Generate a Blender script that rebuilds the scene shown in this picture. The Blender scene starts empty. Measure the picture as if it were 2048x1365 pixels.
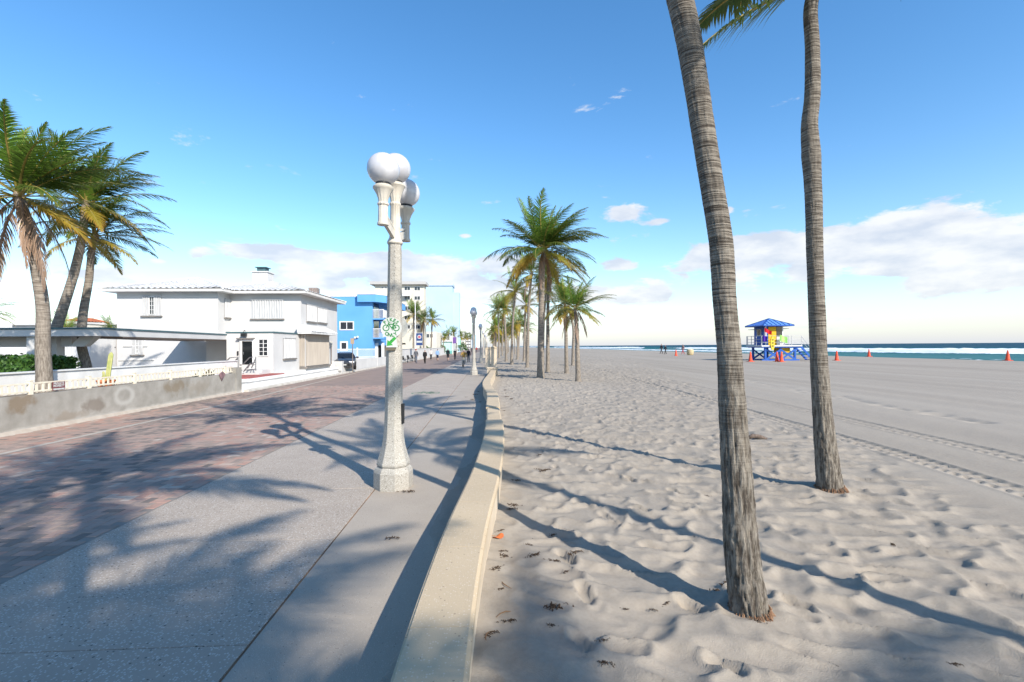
import bpy, bmesh, math, random
import numpy as np
from mathutils import Vector, Matrix, Euler

random.seed(7)
RNG = np.random.default_rng(7)
R = math.radians
scene = bpy.context.scene
COL = scene.collection

# ------------------------------------------------------------------ camera
CAM_H, FOC, YAW, ROLL = 2.1, 967.0, R(2.6), R(0.4)
cam_data = bpy.data.cameras.new('camera')
cam_data.sensor_width = 36.0
cam_data.lens = FOC / 2048 * 36.0
cam_data.shift_y = 10.2 / 2048
cam_data.clip_start, cam_data.clip_end = 0.05, 20000
cam = bpy.data.objects.new('camera', cam_data)
COL.objects.link(cam)
cam.matrix_world = (Matrix.Translation((0, 0, CAM_H)) @ Matrix.Rotation(-YAW, 4, 'Z')
                    @ Matrix.Rotation(R(90), 4, 'X') @ Matrix.Rotation(-ROLL, 4, 'Z'))
scene.camera = cam

# ------------------------------------------------------------------ sky, sun, exposure
SUN_EL, SUN_AZ = R(33.5), R(144)          # azimuth clockwise from +Y
world = bpy.data.worlds.new('World'); scene.world = world; world.use_nodes = True
nt = world.node_tree; N = nt.nodes; L = nt.links
for n in list(N): N.remove(n)

def node(tree, typ, **kw):
    n = tree.nodes.new(typ)
    for k, v in kw.items():
        setattr(n, k, v)
    return n
def mth(tree, op, a, b=None, c=None, clamp=False):
    n = tree.nodes.new('ShaderNodeMath'); n.operation = op; n.use_clamp = clamp
    for i, v in enumerate((a, b, c)):
        if v is None: continue
        if isinstance(v, (int, float)): n.inputs[i].default_value = v
        else: tree.links.new(v, n.inputs[i])
    return n.outputs[0]

out = node(nt, 'ShaderNodeOutputWorld')
sky = node(nt, 'ShaderNodeTexSky', sky_type='NISHITA', sun_disc=False)
sky.sun_elevation = SUN_EL; sky.sun_rotation = SUN_AZ
sky.altitude = 0; sky.air_density = 1.0; sky.dust_density = 0.35; sky.ozone_density = 1.6
hsv = node(nt, 'ShaderNodeHueSaturation'); hsv.inputs['Saturation'].default_value = 1.29; hsv.inputs['Hue'].default_value = 0.499
L.new(sky.outputs[0], hsv.inputs['Color'])
bg_sky = node(nt, 'ShaderNodeBackground'); bg_sky.inputs[1].default_value = 0.15
L.new(hsv.outputs[0], bg_sky.inputs[0])
tc = node(nt, 'ShaderNodeTexCoord')
sep = node(nt, 'ShaderNodeSeparateXYZ'); L.new(tc.outputs['Generated'], sep.inputs[0])
dx, dy, dz = sep.outputs
az = mth(nt, 'ARCTAN2', dx, dy)
el = mth(nt, 'ARCSINE', dz)
comb = node(nt, 'ShaderNodeCombineXYZ')
L.new(mth(nt, 'MULTIPLY', dx, 9.0), comb.inputs[0]); L.new(mth(nt, 'MULTIPLY', dy, 9.0), comb.inputs[1])
L.new(mth(nt, 'MULTIPLY', dz, 24.0), comb.inputs[2])
noi = node(nt, 'ShaderNodeTexNoise'); noi.inputs['Scale'].default_value = 1.0
noi.inputs['Detail'].default_value = 9; noi.inputs['Roughness'].default_value = 0.6
noi.inputs['Distortion'].default_value = 0.25
L.new(comb.outputs[0], noi.inputs['Vector'])
comb2 = node(nt, 'ShaderNodeCombineXYZ')
L.new(mth(nt, 'MULTIPLY_ADD', dx, 9.0, 0.35), comb2.inputs[0]); L.new(mth(nt, 'MULTIPLY', dy, 9.0), comb2.inputs[1])
L.new(mth(nt, 'MULTIPLY_ADD', dz, 24.0, 0.9), comb2.inputs[2])
noi2 = node(nt, 'ShaderNodeTexNoise'); noi2.inputs['Scale'].default_value = 1.0
noi2.inputs['Detail'].default_value = 5; noi2.inputs['Roughness'].default_value = 0.55
L.new(comb2.outputs[0], noi2.inputs['Vector'])
def blob(px, py, w, h, amp):              # one cloud bank: heading, height and extent, given as angles
    a0 = math.atan((px - 980) / FOC); e0 = math.atan((690 - py) / FOC * math.cos(a0))
    k = math.cos(a0) ** 2 / FOC
    u = mth(nt, 'DIVIDE', mth(nt, 'SUBTRACT', az, a0), w * k)
    v = mth(nt, 'DIVIDE', mth(nt, 'SUBTRACT', el, e0), h * math.cos(a0) / FOC)
    q = mth(nt, 'ADD', mth(nt, 'MULTIPLY', u, u), mth(nt, 'MULTIPLY', v, v))
    return mth(nt, 'MULTIPLY', mth(nt, 'EXPONENT', mth(nt, 'MULTIPLY', q, -1.0)), amp)
bias = None
for b in [(1860, 485, 330, 66, .50), (1500, 505, 170, 40, .44), (1980, 560, 170, 40, .30), (1262, 424, 48, 17, .36),
          (1325, 440, 22, 7, .30), (560, 506, 110, 20, .40), (720, 530, 130, 26, .34), (900, 545, 170, 42, .40),
          (1240, 528, 55, 14, .36), (1270, 583, 120, 28, .30), (610, 562, 130, 20, .27), (340, 520, 34, 12, .34),
          (410, 505, 30, 12, .28), (1060, 590, 130, 26, .24), (210, 545, 90, 22, .22), (930, 470, 18, 7, .28), (1466, 414, 16, 8, .30)]:
    v = blob(*b)
    bias = v if bias is None else mth(nt, 'ADD', bias, v)
band = mth(nt, 'MULTIPLY', mth(nt, 'EXPONENT', mth(nt, 'MULTIPLY', mth(nt, 'POWER', mth(nt, 'DIVIDE', mth(nt, 'SUBTRACT', el, 0.06), 0.085), 2.0), -1.0)), 0.025)
dens = mth(nt, 'ADD', mth(nt, 'ADD', noi.outputs[0], bias), band)
mr = node(nt, 'ShaderNodeMapRange', interpolation_type='SMOOTHSTEP')
mr.inputs['From Min'].default_value = 0.655; mr.inputs['From Max'].default_value = 0.775
L.new(dens, mr.inputs['Value'])
haze_f = mth(nt, 'MULTIPLY', mth(nt, 'EXPONENT', mth(nt, 'MULTIPLY', mth(nt, 'MAXIMUM', el, 0.0), -13.0)), 0.93)
bg_haze = node(nt, 'ShaderNodeBackground'); bg_haze.inputs[0].default_value = (0.82, 0.87, 0.97, 1); bg_haze.inputs[1].default_value = 0.535
ramp = node(nt, 'ShaderNodeMapRange'); ramp.inputs['From Min'].default_value = 0.40; ramp.inputs['From Max'].default_value = 0.62
L.new(noi2.outputs[0], ramp.inputs['Value'])
cmix = node(nt, 'ShaderNodeMix', data_type='RGBA')
cmix.inputs[6].default_value = (1.0, 1.0, 1.0, 1); cmix.inputs[7].default_value = (0.70, 0.755, 0.86, 1)
L.new(ramp.outputs[0], cmix.inputs[0])
bg_cloud = node(nt, 'ShaderNodeBackground'); bg_cloud.inputs[1].default_value = 0.60
L.new(cmix.outputs[2], bg_cloud.inputs[0])
m1 = node(nt, 'ShaderNodeMixShader'); m2 = node(nt, 'ShaderNodeMixShader')
L.new(haze_f, m1.inputs[0]); L.new(bg_sky.outputs[0], m1.inputs[1]); L.new(bg_haze.outputs[0], m1.inputs[2])
L.new(mth(nt, 'MULTIPLY', mr.outputs[0], 0.9), m2.inputs[0]); L.new(m1.outputs[0], m2.inputs[1]); L.new(bg_cloud.outputs[0], m2.inputs[2])
L.new(m2.outputs[0], out.inputs[0])

sun_d = bpy.data.lights.new('sun', 'SUN'); sun_d.energy = 4.1; sun_d.angle = R(0.53); sun_d.color = (1.0, 0.93, 0.83)
sun = bpy.data.objects.new('sun', sun_d); COL.objects.link(sun)
SUN = Vector((math.sin(SUN_AZ) * math.cos(SUN_EL), math.cos(SUN_AZ) * math.cos(SUN_EL), math.sin(SUN_EL)))
sun.rotation_euler = SUN.to_track_quat('Z', 'Y').to_euler()
sun.location = (20, -20, 30)
vs = scene.view_settings
vs.view_transform = 'Standard'; vs.look = 'None'; vs.gamma = 1.0; vs.exposure = 0.76
scene.render.resolution_x, scene.render.resolution_y = 1024, 682

# ------------------------------------------------------------------ helpers
def ray(px, py):
    u, v = px - 1024.0, -(py - 692.7)
    c, s = math.cos(ROLL), math.sin(ROLL)
    a, b = (u * c + v * s) / FOC, (-u * s + v * c) / FOC
    return (math.sin(YAW) + a * math.cos(YAW), math.cos(YAW) - a * math.sin(YAW), b)
def gp(px, py, z=0.0):                     # ground point seen in the photograph
    d = ray(px, py); t = (z - CAM_H) / d[2]
    return Vector((d[0] * t, d[1] * t, z))
def sc(r, g, b):                           # sRGB 0-255 to linear
    f = lambda c: (c / 255) / 12.92 if c / 255 <= 0.04045 else ((c / 255 + 0.055) / 1.055) ** 2.4
    return (f(r), f(g), f(b), 1.0)

def vn(x, y, s=0):                         # value noise, numpy
    ix = np.floor(x).astype(np.int64); iy = np.floor(y).astype(np.int64)
    fx = x - ix; fy = y - iy
    fx = fx * fx * fx * (fx * (fx * 6 - 15) + 10); fy = fy * fy * fy * (fy * (fy * 6 - 15) + 10)
    def h(a, b):
        n = (a * 374761393 + b * 668265263 + s * 982451653) & 0xffffffff
        n = ((n ^ (n >> 13)) * 1274126177) & 0xffffffff
        return ((n ^ (n >> 16)) & 0xffff) / 65535.0
    return (h(ix, iy) * (1 - fx) + h(ix + 1, iy) * fx) * (1 - fy) + (h(ix, iy + 1) * (1 - fx) + h(ix + 1, iy + 1) * fx) * fy
def fbm(x, y, s=0, o=4):
    r = 0; a = 0.5
    for i in range(o):
        r = r + a * vn(x * 2 ** i, y * 2 ** i, s + i * 17); a *= 0.5
    return r
def sstep(a, b, x):
    t = np.clip((x - a) / (b - a), 0, 1); return t * t * (3 - 2 * t)

MATS = {}
def mat(name, c1, c2=None, scale=4.0, rough=0.75, bump=0.0, bscale=None, spec=0.3, metal=0.0, contrast=(0.35, 0.65), detail=6, c3=None, stretch=None, ior=None):
    if name in MATS: return MATS[name]
    m = bpy.data.materials.new(name); m.use_nodes = True; t = m.node_tree
    p = t.nodes['Principled BSDF']
    p.inputs['Roughness'].default_value = rough; p.inputs['Specular IOR Level'].default_value = spec; p.inputs['Metallic'].default_value = metal
    p.inputs['Base Color'].default_value = c1
    tcn = t.nodes.new('ShaderNodeTexCoord'); vec = tcn.outputs['Object']
    if stretch:
        mp = t.nodes.new('ShaderNodeMapping'); mp.inputs['Scale'].default_value = stretch
        t.links.new(vec, mp.inputs[0]); vec = mp.outputs[0]
    if c2 is not None:
        nz = t.nodes.new('ShaderNodeTexNoise'); nz.inputs['Scale'].default_value = scale; nz.inputs['Detail'].default_value = detail
        t.links.new(vec, nz.inputs['Vector'])
        cr = t.nodes.new('ShaderNodeValToRGB'); e = cr.color_ramp.elements
        e[0].position, e[1].position = contrast; e[0].color, e[1].color = c1, c2
        if c3 is not None:
            x = e.new(sum(contrast) / 2); x.color = c3
        t.links.new(nz.outputs[0], cr.inputs[0]); t.links.new(cr.outputs[0], p.inputs['Base Color'])
    if bump:
        nb = t.nodes.new('ShaderNodeTexNoise'); nb.inputs['Scale'].default_value = bscale or scale * 4; nb.inputs['Detail'].default_value = 5
        t.links.new(vec, nb.inputs['Vector'])
        bp = t.nodes.new('ShaderNodeBump'); bp.inputs['Strength'].default_value = bump; bp.inputs['Distance'].default_value = 0.02
        t.links.new(nb.outputs[0], bp.inputs['Height']); t.links.new(bp.outputs[0], p.inputs['Normal'])
    MATS[name] = m
    return m

class MB:
    """collects simple shapes into one mesh"""
    def __init__(s): s.v = []; s.f = []; s.m = []; s.cur = 0
    def quad(s, pts):
        k = len(s.v); s.v += [tuple(p) for p in pts]; s.f.append(tuple(range(k, k + len(pts)))); s.m.append(s.cur); return s
    def box(s, x0, x1, y0, y1, z0, z1, M=None):
        k = len(s.v)
        pts = [Vector((x, y, z)) for z in (z0, z1) for y in (y0, y1) for x in (x0, x1)]
        if M is not None: pts = [M @ p for p in pts]
        s.v += [tuple(p) for p in pts]
        for q in ((0, 2, 3, 1), (4, 5, 7, 6), (0, 1, 5, 4), (2, 6, 7, 3), (0, 4, 6, 2), (1, 3, 7, 5)):
            s.f.append(tuple(k + i for i in q)); s.m.append(s.cur)
        return s
    def beam(s, a, b, w, h=None, up=(0, 0, 1)):      # box beam from a to b
        a, b = Vector(a), Vector(b); d = (b - a); l = d.length; d.normalize()
        u = Vector(up)
        if abs(d.dot(u)) > 0.98: u = Vector((1, 0, 0))
        x = d.cross(u).normalized(); y = x.cross(d)
        M = Matrix.Translation(a) @ Matrix((x, d, y)).transposed().to_4x4()
        h = h or w
        return s.box(-w / 2, w / 2, 0, l, -h / 2, h / 2, M)
    def tube(s, pts, r, n=8, cap=True, close=False):
        pts = [Vector(p) for p in pts]; m = len(pts)
        rr = r if isinstance(r, (list, tuple)) else [r] * m
        k0 = len(s.v); prev = None
        for i, p in enumerate(pts):
            a = pts[max(i - 1, 0)] if not close else pts[i - 1]
            b = pts[min(i + 1, m - 1)] if not close else pts[(i + 1) % m]
            d = (b - a).normalized()
            if prev is None:
                u = Vector((0, 0, 1)) if abs(d.z) < 0.9 else Vector((1, 0, 0))
                x = d.cross(u).normalized()
            else:
                x = (prev - d * prev.dot(d)).normalized()
            prev = x; y = d.cross(x)
            for j in range(n):
                t = 2 * math.pi * j / n
                s.v.append(tuple(p + (x * math.cos(t) + y * math.sin(t)) * rr[i]))
        for i in range(m if close else m - 1):
            for j in range(n):
                a, b = k0 + i * n + j, k0 + i * n + (j + 1) % n
                c, d = k0 + ((i + 1) % m) * n + (j + 1) % n, k0 + ((i + 1) % m) * n + j
                s.f.append((a, b, c, d)); s.m.append(s.cur)
        if cap and not close:
            s.f.append(tuple(k0 + j for j in reversed(range(n)))); s.m.append(s.cur)
            s.f.append(tuple(k0 + (m - 1) * n + j for j in range(n))); s.m.append(s.cur)
        return s
    def lathe(s, prof, n=24, c=(0, 0, 0), off=0.0, flute=0.0, nf=12, fz=(1e9, 1e9)):
        k0 = len(s.v)
        for r, z in prof:
            for j in range(n):
                t = 2 * math.pi * j / n + off
                q = r * (1 + (flute * math.cos(nf * t) if fz[0] <= z <= fz[1] else 0))
                s.v.append((c[0] + q * math.cos(t), c[1] + q * math.sin(t), c[2] + z))
        for i in range(len(prof) - 1):
            for j in range(n):
                s.f.append((k0 + i * n + j, k0 + i * n + (j + 1) % n, k0 + (i + 1) * n + (j + 1) % n, k0 + (i + 1) * n + j)); s.m.append(s.cur)
        s.f.append(tuple(k0 + j for j in reversed(range(n)))); s.m.append(s.cur)
        s.f.append(tuple(k0 + (len(prof) - 1) * n + j for j in range(n))); s.m.append(s.cur)
        return s
    def ball(s, c, r, n=16, m=10, sx=1, sy=1, sz=1):
        prof = [(max(1e-4, r * math.sin(math.pi * i / m)), -r * math.cos(math.pi * i / m)) for i in range(m + 1)]
        k = len(s.v); s.lathe(prof, n)
        for i in range(k, len(s.v)):
            x, y, z = s.v[i]; s.v[i] = (c[0] + x * sx, c[1] + y * sy, c[2] + z * sz)
        return s
    def prism(s, poly, z0, z1, M=None):               # polygon (x,y) extruded in z
        k = len(s.v); n = len(poly)
        pts = [Vector((x, y, z)) for z in (z0, z1) for x, y in poly]
        if M is not None: pts = [M @ p for p in pts]
        s.v += [tuple(p) for p in pts]
        s.f.append(tuple(k + i for i in reversed(range(n)))); s.m.append(s.cur)
        s.f.append(tuple(k + n + i for i in range(n))); s.m.append(s.cur)
        for i in range(n):
            j = (i + 1) % n
            s.f.append((k + i, k + j, k + n + j, k + n + i)); s.m.append(s.cur)
        return s
    def mesh(s, name, mats, off=(0, 0, 0), smooth=False):
        me = bpy.data.meshes.new(name)
        me.from_pydata([(x - off[0], y - off[1], z - off[2]) for x, y, z in s.v], [], s.f)
        for m in (mats if isinstance(mats, (list, tuple)) else [mats]): me.materials.append(m)
        if any(s.m): me.polygons.foreach_set('material_index', s.m)
        if smooth: me.polygons.foreach_set('use_smooth', [True] * len(me.polygons))
        me.update(); return me
    def build(s, name, mats, parent=None, smooth=False, local=False, bevel=0.0, auto=None):
        off = (0, 0, 0)
        p = parent
        while p is not None and not local:
            off = tuple(off[i] + p.location[i] for i in range(3)); p = p.parent
        me = s.mesh(name, mats, off, smooth or auto is not None)
        o = bpy.data.objects.new(name, me); COL.objects.link(o)
        if parent is not None: o.parent = parent
        if bevel:
            b = o.modifiers.new('bevel', 'BEVEL'); b.width = bevel; b.segments = 2; b.limit_method = 'ANGLE'
        if auto is not None:
            bm = bmesh.new(); bm.from_mesh(me)
            for e in bm.edges:
                if len(e.link_faces) == 2 and e.calc_face_angle(0) > R(auto): e.smooth = False
            bm.to_mesh(me); bm.free()
        return o

def tag(o, label, cat, group=None):
    o['label'] = label; o['category'] = cat
    if group: o['group'] = group
    return o
def struct(o, kind='structure', label=None):
    o['kind'] = kind
    if label: o['label'] = label
    return o
def thing(name, label, cat, loc=(0, 0, 0), group=None, rotz=0.0):
    o = bpy.data.objects.new(name, None); COL.objects.link(o)
    o.empty_display_size = 0.2; o.location = loc; o.rotation_euler = (0, 0, rotz)
    return tag(o, label, cat, group)
def copy_tree(o, parent=None):
    c = o.copy(); COL.objects.link(c); c.parent = parent
    for ch in list(o.children): copy_tree(ch, c)
    return c
def link_mesh(name, me, parent=None, loc=(0, 0, 0)):
    o = bpy.data.objects.new(name, me); COL.objects.link(o); o.parent = parent; o.location = loc
    return o
def grid_mesh(name, X, Y, Z, m, attrs=None, smooth=True):
    ny, nx = X.shape
    me = bpy.data.meshes.new(name)
    me.vertices.add(nx * ny)
    me.vertices.foreach_set('co', np.stack([X, Y, Z], -1).astype(np.float32).ravel())
    idx = np.arange(nx * ny).reshape(ny, nx)
    q = np.stack([idx[:-1, :-1], idx[:-1, 1:], idx[1:, 1:], idx[1:, :-1]], -1).reshape(-1, 4)
    me.loops.add(q.size); me.loops.foreach_set('vertex_index', q.ravel().astype(np.int32))
    me.polygons.add(len(q)); me.polygons.foreach_set('loop_start', (np.arange(len(q)) * 4).astype(np.int32))
    me.polygons.foreach_set('use_smooth', np.full(len(q), smooth))
    me.materials.append(m); me.update(calc_edges=True)
    for k, a in (attrs or {}).items():
        at = me.attributes.new(k, 'FLOAT', 'POINT'); at.data.foreach_set('value', a.astype(np.float32).ravel())
    return me
def text_mesh(s, size, extr=0.001):
    c = bpy.data.curves.new('lettering', 'FONT'); c.body = s; c.size = size; c.extrude = extr
    c.align_x = 'CENTER'; c.align_y = 'CENTER'; c.offset = size * 0.035
    o = bpy.data.objects.new('lettering', c); COL.objects.link(o)
    dg = bpy.context.evaluated_depsgraph_get()
    me = bpy.data.meshes.new_from_object(o.evaluated_get(dg))
    bpy.data.objects.remove(o); return me
def add_mesh(mb, me, M):                   # append a mesh to a builder
    k = len(mb.v); mb.v += [tuple(M @ v.co) for v in me.vertices]
    for p in me.polygons: mb.f.append(tuple(k + i for i in p.vertices)); mb.m.append(mb.cur)

# ------------------------------------------------------------------ materials
def attr_mat(name, attr, stops, rough=0.85, bump=0.25, bscale=60.0, spec=0.2, nscale=8.0, namp=0.25, grain=None):
    m = bpy.data.materials.new(name); m.use_nodes = True; t = m.node_tree; p = t.nodes['Principled BSDF']
    p.inputs['Roughness'].default_value = rough; p.inputs['Specular IOR Level'].default_value = spec
    a = t.nodes.new('ShaderNodeAttribute'); a.attribute_name = attr
    tcn = t.nodes.new('ShaderNodeNewGeometry')
    nz = t.nodes.new('ShaderNodeTexNoise'); nz.inputs['Scale'].default_value = nscale; nz.inputs['Detail'].default_value = 6
    t.links.new(tcn.outputs['Position'], nz.inputs['Vector'])
    v = mth(t, 'ADD', a.outputs['Fac'], mth(t, 'MULTIPLY', mth(t, 'SUBTRACT', nz.outputs[0], 0.5), namp))
    cr = t.nodes.new('ShaderNodeValToRGB'); e = cr.color_ramp.elements
    e[0].position, e[0].color = stops[0]; e[1].position, e[1].color = stops[-1]
    for s in stops[1:-1]:
        x = e.new(s[0]); x.color = s[1]
    t.links.new(v, cr.inputs[0]); t.links.new(cr.outputs[0], p.inputs['Base Color'])
    nb = t.nodes.new('ShaderNodeTexNoise'); nb.inputs['Scale'].default_value = bscale; nb.inputs['Detail'].default_value = 5
    t.links.new(tcn.outputs['Position'], nb.inputs['Vector'])
    bp = t.nodes.new('ShaderNodeBump'); bp.inputs['Strength'].default_value = bump; bp.inputs['Distance'].default_value = 0.01
    t.links.new(nb.outputs[0], bp.inputs['Height']); t.links.new(bp.outputs[0], p.inputs['Normal'])
    return m

M_BRICK = attr_mat('paver', 'tone', [(0.0, (.15, .127, .112, 1)), (0.3, (.26, .208, .174, 1)), (0.55, (.35, .258, .212, 1)), (0.8, (.375, .222, .172, 1)), (1.0, (.41, .345, .29, 1))], nscale=1.6, namp=0.5)
M_SAND = attr_mat('sand', 'tone', [(0.0, (.235, .202, .165, 1)), (0.5, (.335, .293, .242, 1)), (1.0, (.405, .36, .302, 1))], rough=0.95, bump=0.6, bscale=120, spec=0.1, nscale=30, namp=0.55)
M_SEA = None

def aggregate(name, base, light, dark, amount=0.5, scale=95):
    m = bpy.data.materials.new(name); m.use_nodes = True; t = m.node_tree; p = t.nodes['Principled BSDF']
    p.inputs['Roughness'].default_value = 0.85; p.inputs['Specular IOR Level'].default_value = 0.2
    g = t.nodes.new('ShaderNodeNewGeometry'); pos = g.outputs['Position']
    def vor(s):
        v = t.nodes.new('ShaderNodeTexVoronoi'); v.inputs['Scale'].default_value = s; t.links.new(pos, v.inputs['Vector']); return v
    big = t.nodes.new('ShaderNodeTexNoise'); big.inputs['Scale'].default_value = 1.3; big.inputs['Detail'].default_value = 7; t.links.new(pos, big.inputs['Vector'])
    fine = t.nodes.new('ShaderNodeTexNoise'); fine.inputs['Scale'].default_value = 240; t.links.new(pos, fine.inputs['Vector'])
    v1 = vor(scale); v2 = vor(scale * 0.62)
    s1 = t.nodes.new('ShaderNodeSeparateColor'); t.links.new(v1.outputs['Color'], s1.inputs[0])
    s2 = t.nodes.new('ShaderNodeSeparateColor'); t.links.new(v2.outputs['Color'], s2.inputs[0])
    def mixc(f, a, b):
        n = t.nodes.new('ShaderNodeMix'); n.data_type = 'RGBA'
        if isinstance(f, float): n.inputs[0].default_value = f
        else: t.links.new(f, n.inputs[0])
        for i, c in ((6, a), (7, b)):
            if isinstance(c, tuple): n.inputs[i].default_value = c
            else: t.links.new(c, n.inputs[i])
        return n.outputs[2]
    stone_l = mth(t, 'MULTIPLY', mth(t, 'GREATER_THAN', s1.outputs[0], 1 - amount * 0.5), mth(t, 'LESS_THAN', v1.outputs['Distance'], 0.42))
    stone_d = mth(t, 'MULTIPLY', mth(t, 'GREATER_THAN', s2.outputs[1], 1 - amount * 0.13), mth(t, 'LESS_THAN', v2.outputs['Distance'], 0.30))
    f0 = mth(t, 'MULTIPLY', mth(t, 'ADD', big.outputs[0], mth(t, 'MULTIPLY', fine.outputs[0], 0.5)), 0.62)
    b0 = mixc(f0, tuple(c * 0.72 for c in base[:3]) + (1,), tuple(min(1, c * 1.22) for c in base[:3]) + (1,))
    c = mixc(mth(t, 'MULTIPLY', stone_l, 0.75), b0, light); c = mixc(mth(t, 'MULTIPLY', stone_d, 0.8), c, dark)
    t.links.new(c, p.inputs['Base Color'])
    bp = t.nodes.new('ShaderNodeBump'); bp.inputs['Strength'].default_value = 0.5; bp.inputs['Distance'].default_value = 0.004
    t.links.new(mth(t, 'ADD', fine.outputs[0], mth(t, 'MULTIPLY', v1.outputs['Distance'], -0.8)), bp.inputs['Height']); t.links.new(bp.outputs[0], p.inputs['Normal'])
    MATS[name] = m; return m
M_AGG = aggregate('exposed aggregate', (.38, .322, .265), (.56, .51, .455, 1), (.07, .06, .055, 1), 0.75, 58)
M_SIDE = aggregate('sandy concrete', (.39, .338, .28), (.48, .43, .37, 1), (.13, .11, .10, 1), 0.28, 110)
M_CAPST = aggregate('cream cast stone', (.53, .42, .285), (.60, .51, .39, 1), (.27, .21, .15, 1), 0.3, 70)
M_LAMPC = aggregate('lamp post concrete', (.37, .345, .30), (.55, .53, .48, 1), (.09, .085, .08, 1), 1.2, 70)
M_WALLC = mat('cream wall stucco', (.60, .50, .375, 1), (.50, .41, .30, 1), 2.5, 0.9, 0.3, 50)
M_WHITE = mat('white stucco', (.56, .55, .535, 1), (.50, .495, .485, 1), 0.7, 0.9, 0.25, 14, spec=0.15)
M_WHITE2 = mat('white paint', (.72, .72, .71, 1), (.60, .59, .57, 1), 1.5, 0.6, 0.1, 20)
M_TILE = mat('white roof tile', (.66, .655, .64, 1), (.50, .50, .49, 1), 2.2, 0.8, 0.2, 30)
M_FASCIA = mat('fascia', (.66, .64, .60, 1), (.58, .56, .53, 1), 2.0, 0.7)
M_SHUT = mat('shutter metal', (.55, .55, .545, 1), (.42, .425, .43, 1), 1.8, 0.45, 0.05, stretch=(6, 6, .6))
M_SHUTB = mat('tan shutter metal', (.42, .375, .32, 1), (.35, .31, .265, 1), 1.8, 0.5, stretch=(5, 5, .5))
M_SILL = mat('dark brown trim', (.20, .18, .16, 1), (.14, .13, .12, 1), 4)  # mottled dark brown for sills, door hood, roof vents and awning flaps
M_DARK = mat('dark glass', (.012, .014, .016, 1), rough=0.08, spec=0.6)
M_GLASS = mat('window glass', (.03, .035, .04, 1), rough=0.06, spec=0.7)
M_BLACK = mat('black metal', (.015, .015, .016, 1), (.03, .03, .03, 1), 8, 0.45)
M_STEEL = mat('galvanised steel', (.28, .29, .30, 1), (.20, .21, .22, 1), 12, 0.4, metal=0.7)
M_TEAL = mat('teal roof edge', (.05, .10, .115, 1), (.07, .13, .14, 1), 3, 0.6)
M_CREAM = mat('cream stucco', (.66, .62, .52, 1), (.58, .545, .46, 1), .4, 0.9)
M_BLUE = mat('blue stucco', (.125, .345, .66, 1), (.10, .30, .60, 1), .35, 0.9, 0.1, 12)
M_PBLUE = mat('pale blue wall', (.40, .53, .64, 1), (.37, .50, .62, 1), .25, 0.9)
M_MINT = mat('mint stucco', (.46, .70, .63, 1), (.40, .63, .57, 1), .5, 0.9)
M_MINTD = mat('mint trim', (.16, .47, .41, 1), rough=0.8)
M_IVORY = mat('ivory fence paint', (.74, .67, .54, 1), (.64, .57, .45, 1), 5, 0.6)
M_METALW = mat('cream cast iron paint', (.60, .555, .48, 1), (.50, .46, .39, 1), 7, 0.5, 0.08, 30)
M_RED = mat('red floor tile', (.36, .10, .085, 1), (.28, .08, .07, 1), 3)
M_EARTH = mat('bare soil', (.16, .13, .10, 1), (.24, .20, .16, 1), 3, 0.95, 0.6, 12)
M_HEDGE = mat('hedge leaf', (.02, .06, .01, 1), (.06, .13, .022, 1), 6, 0.5)

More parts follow.
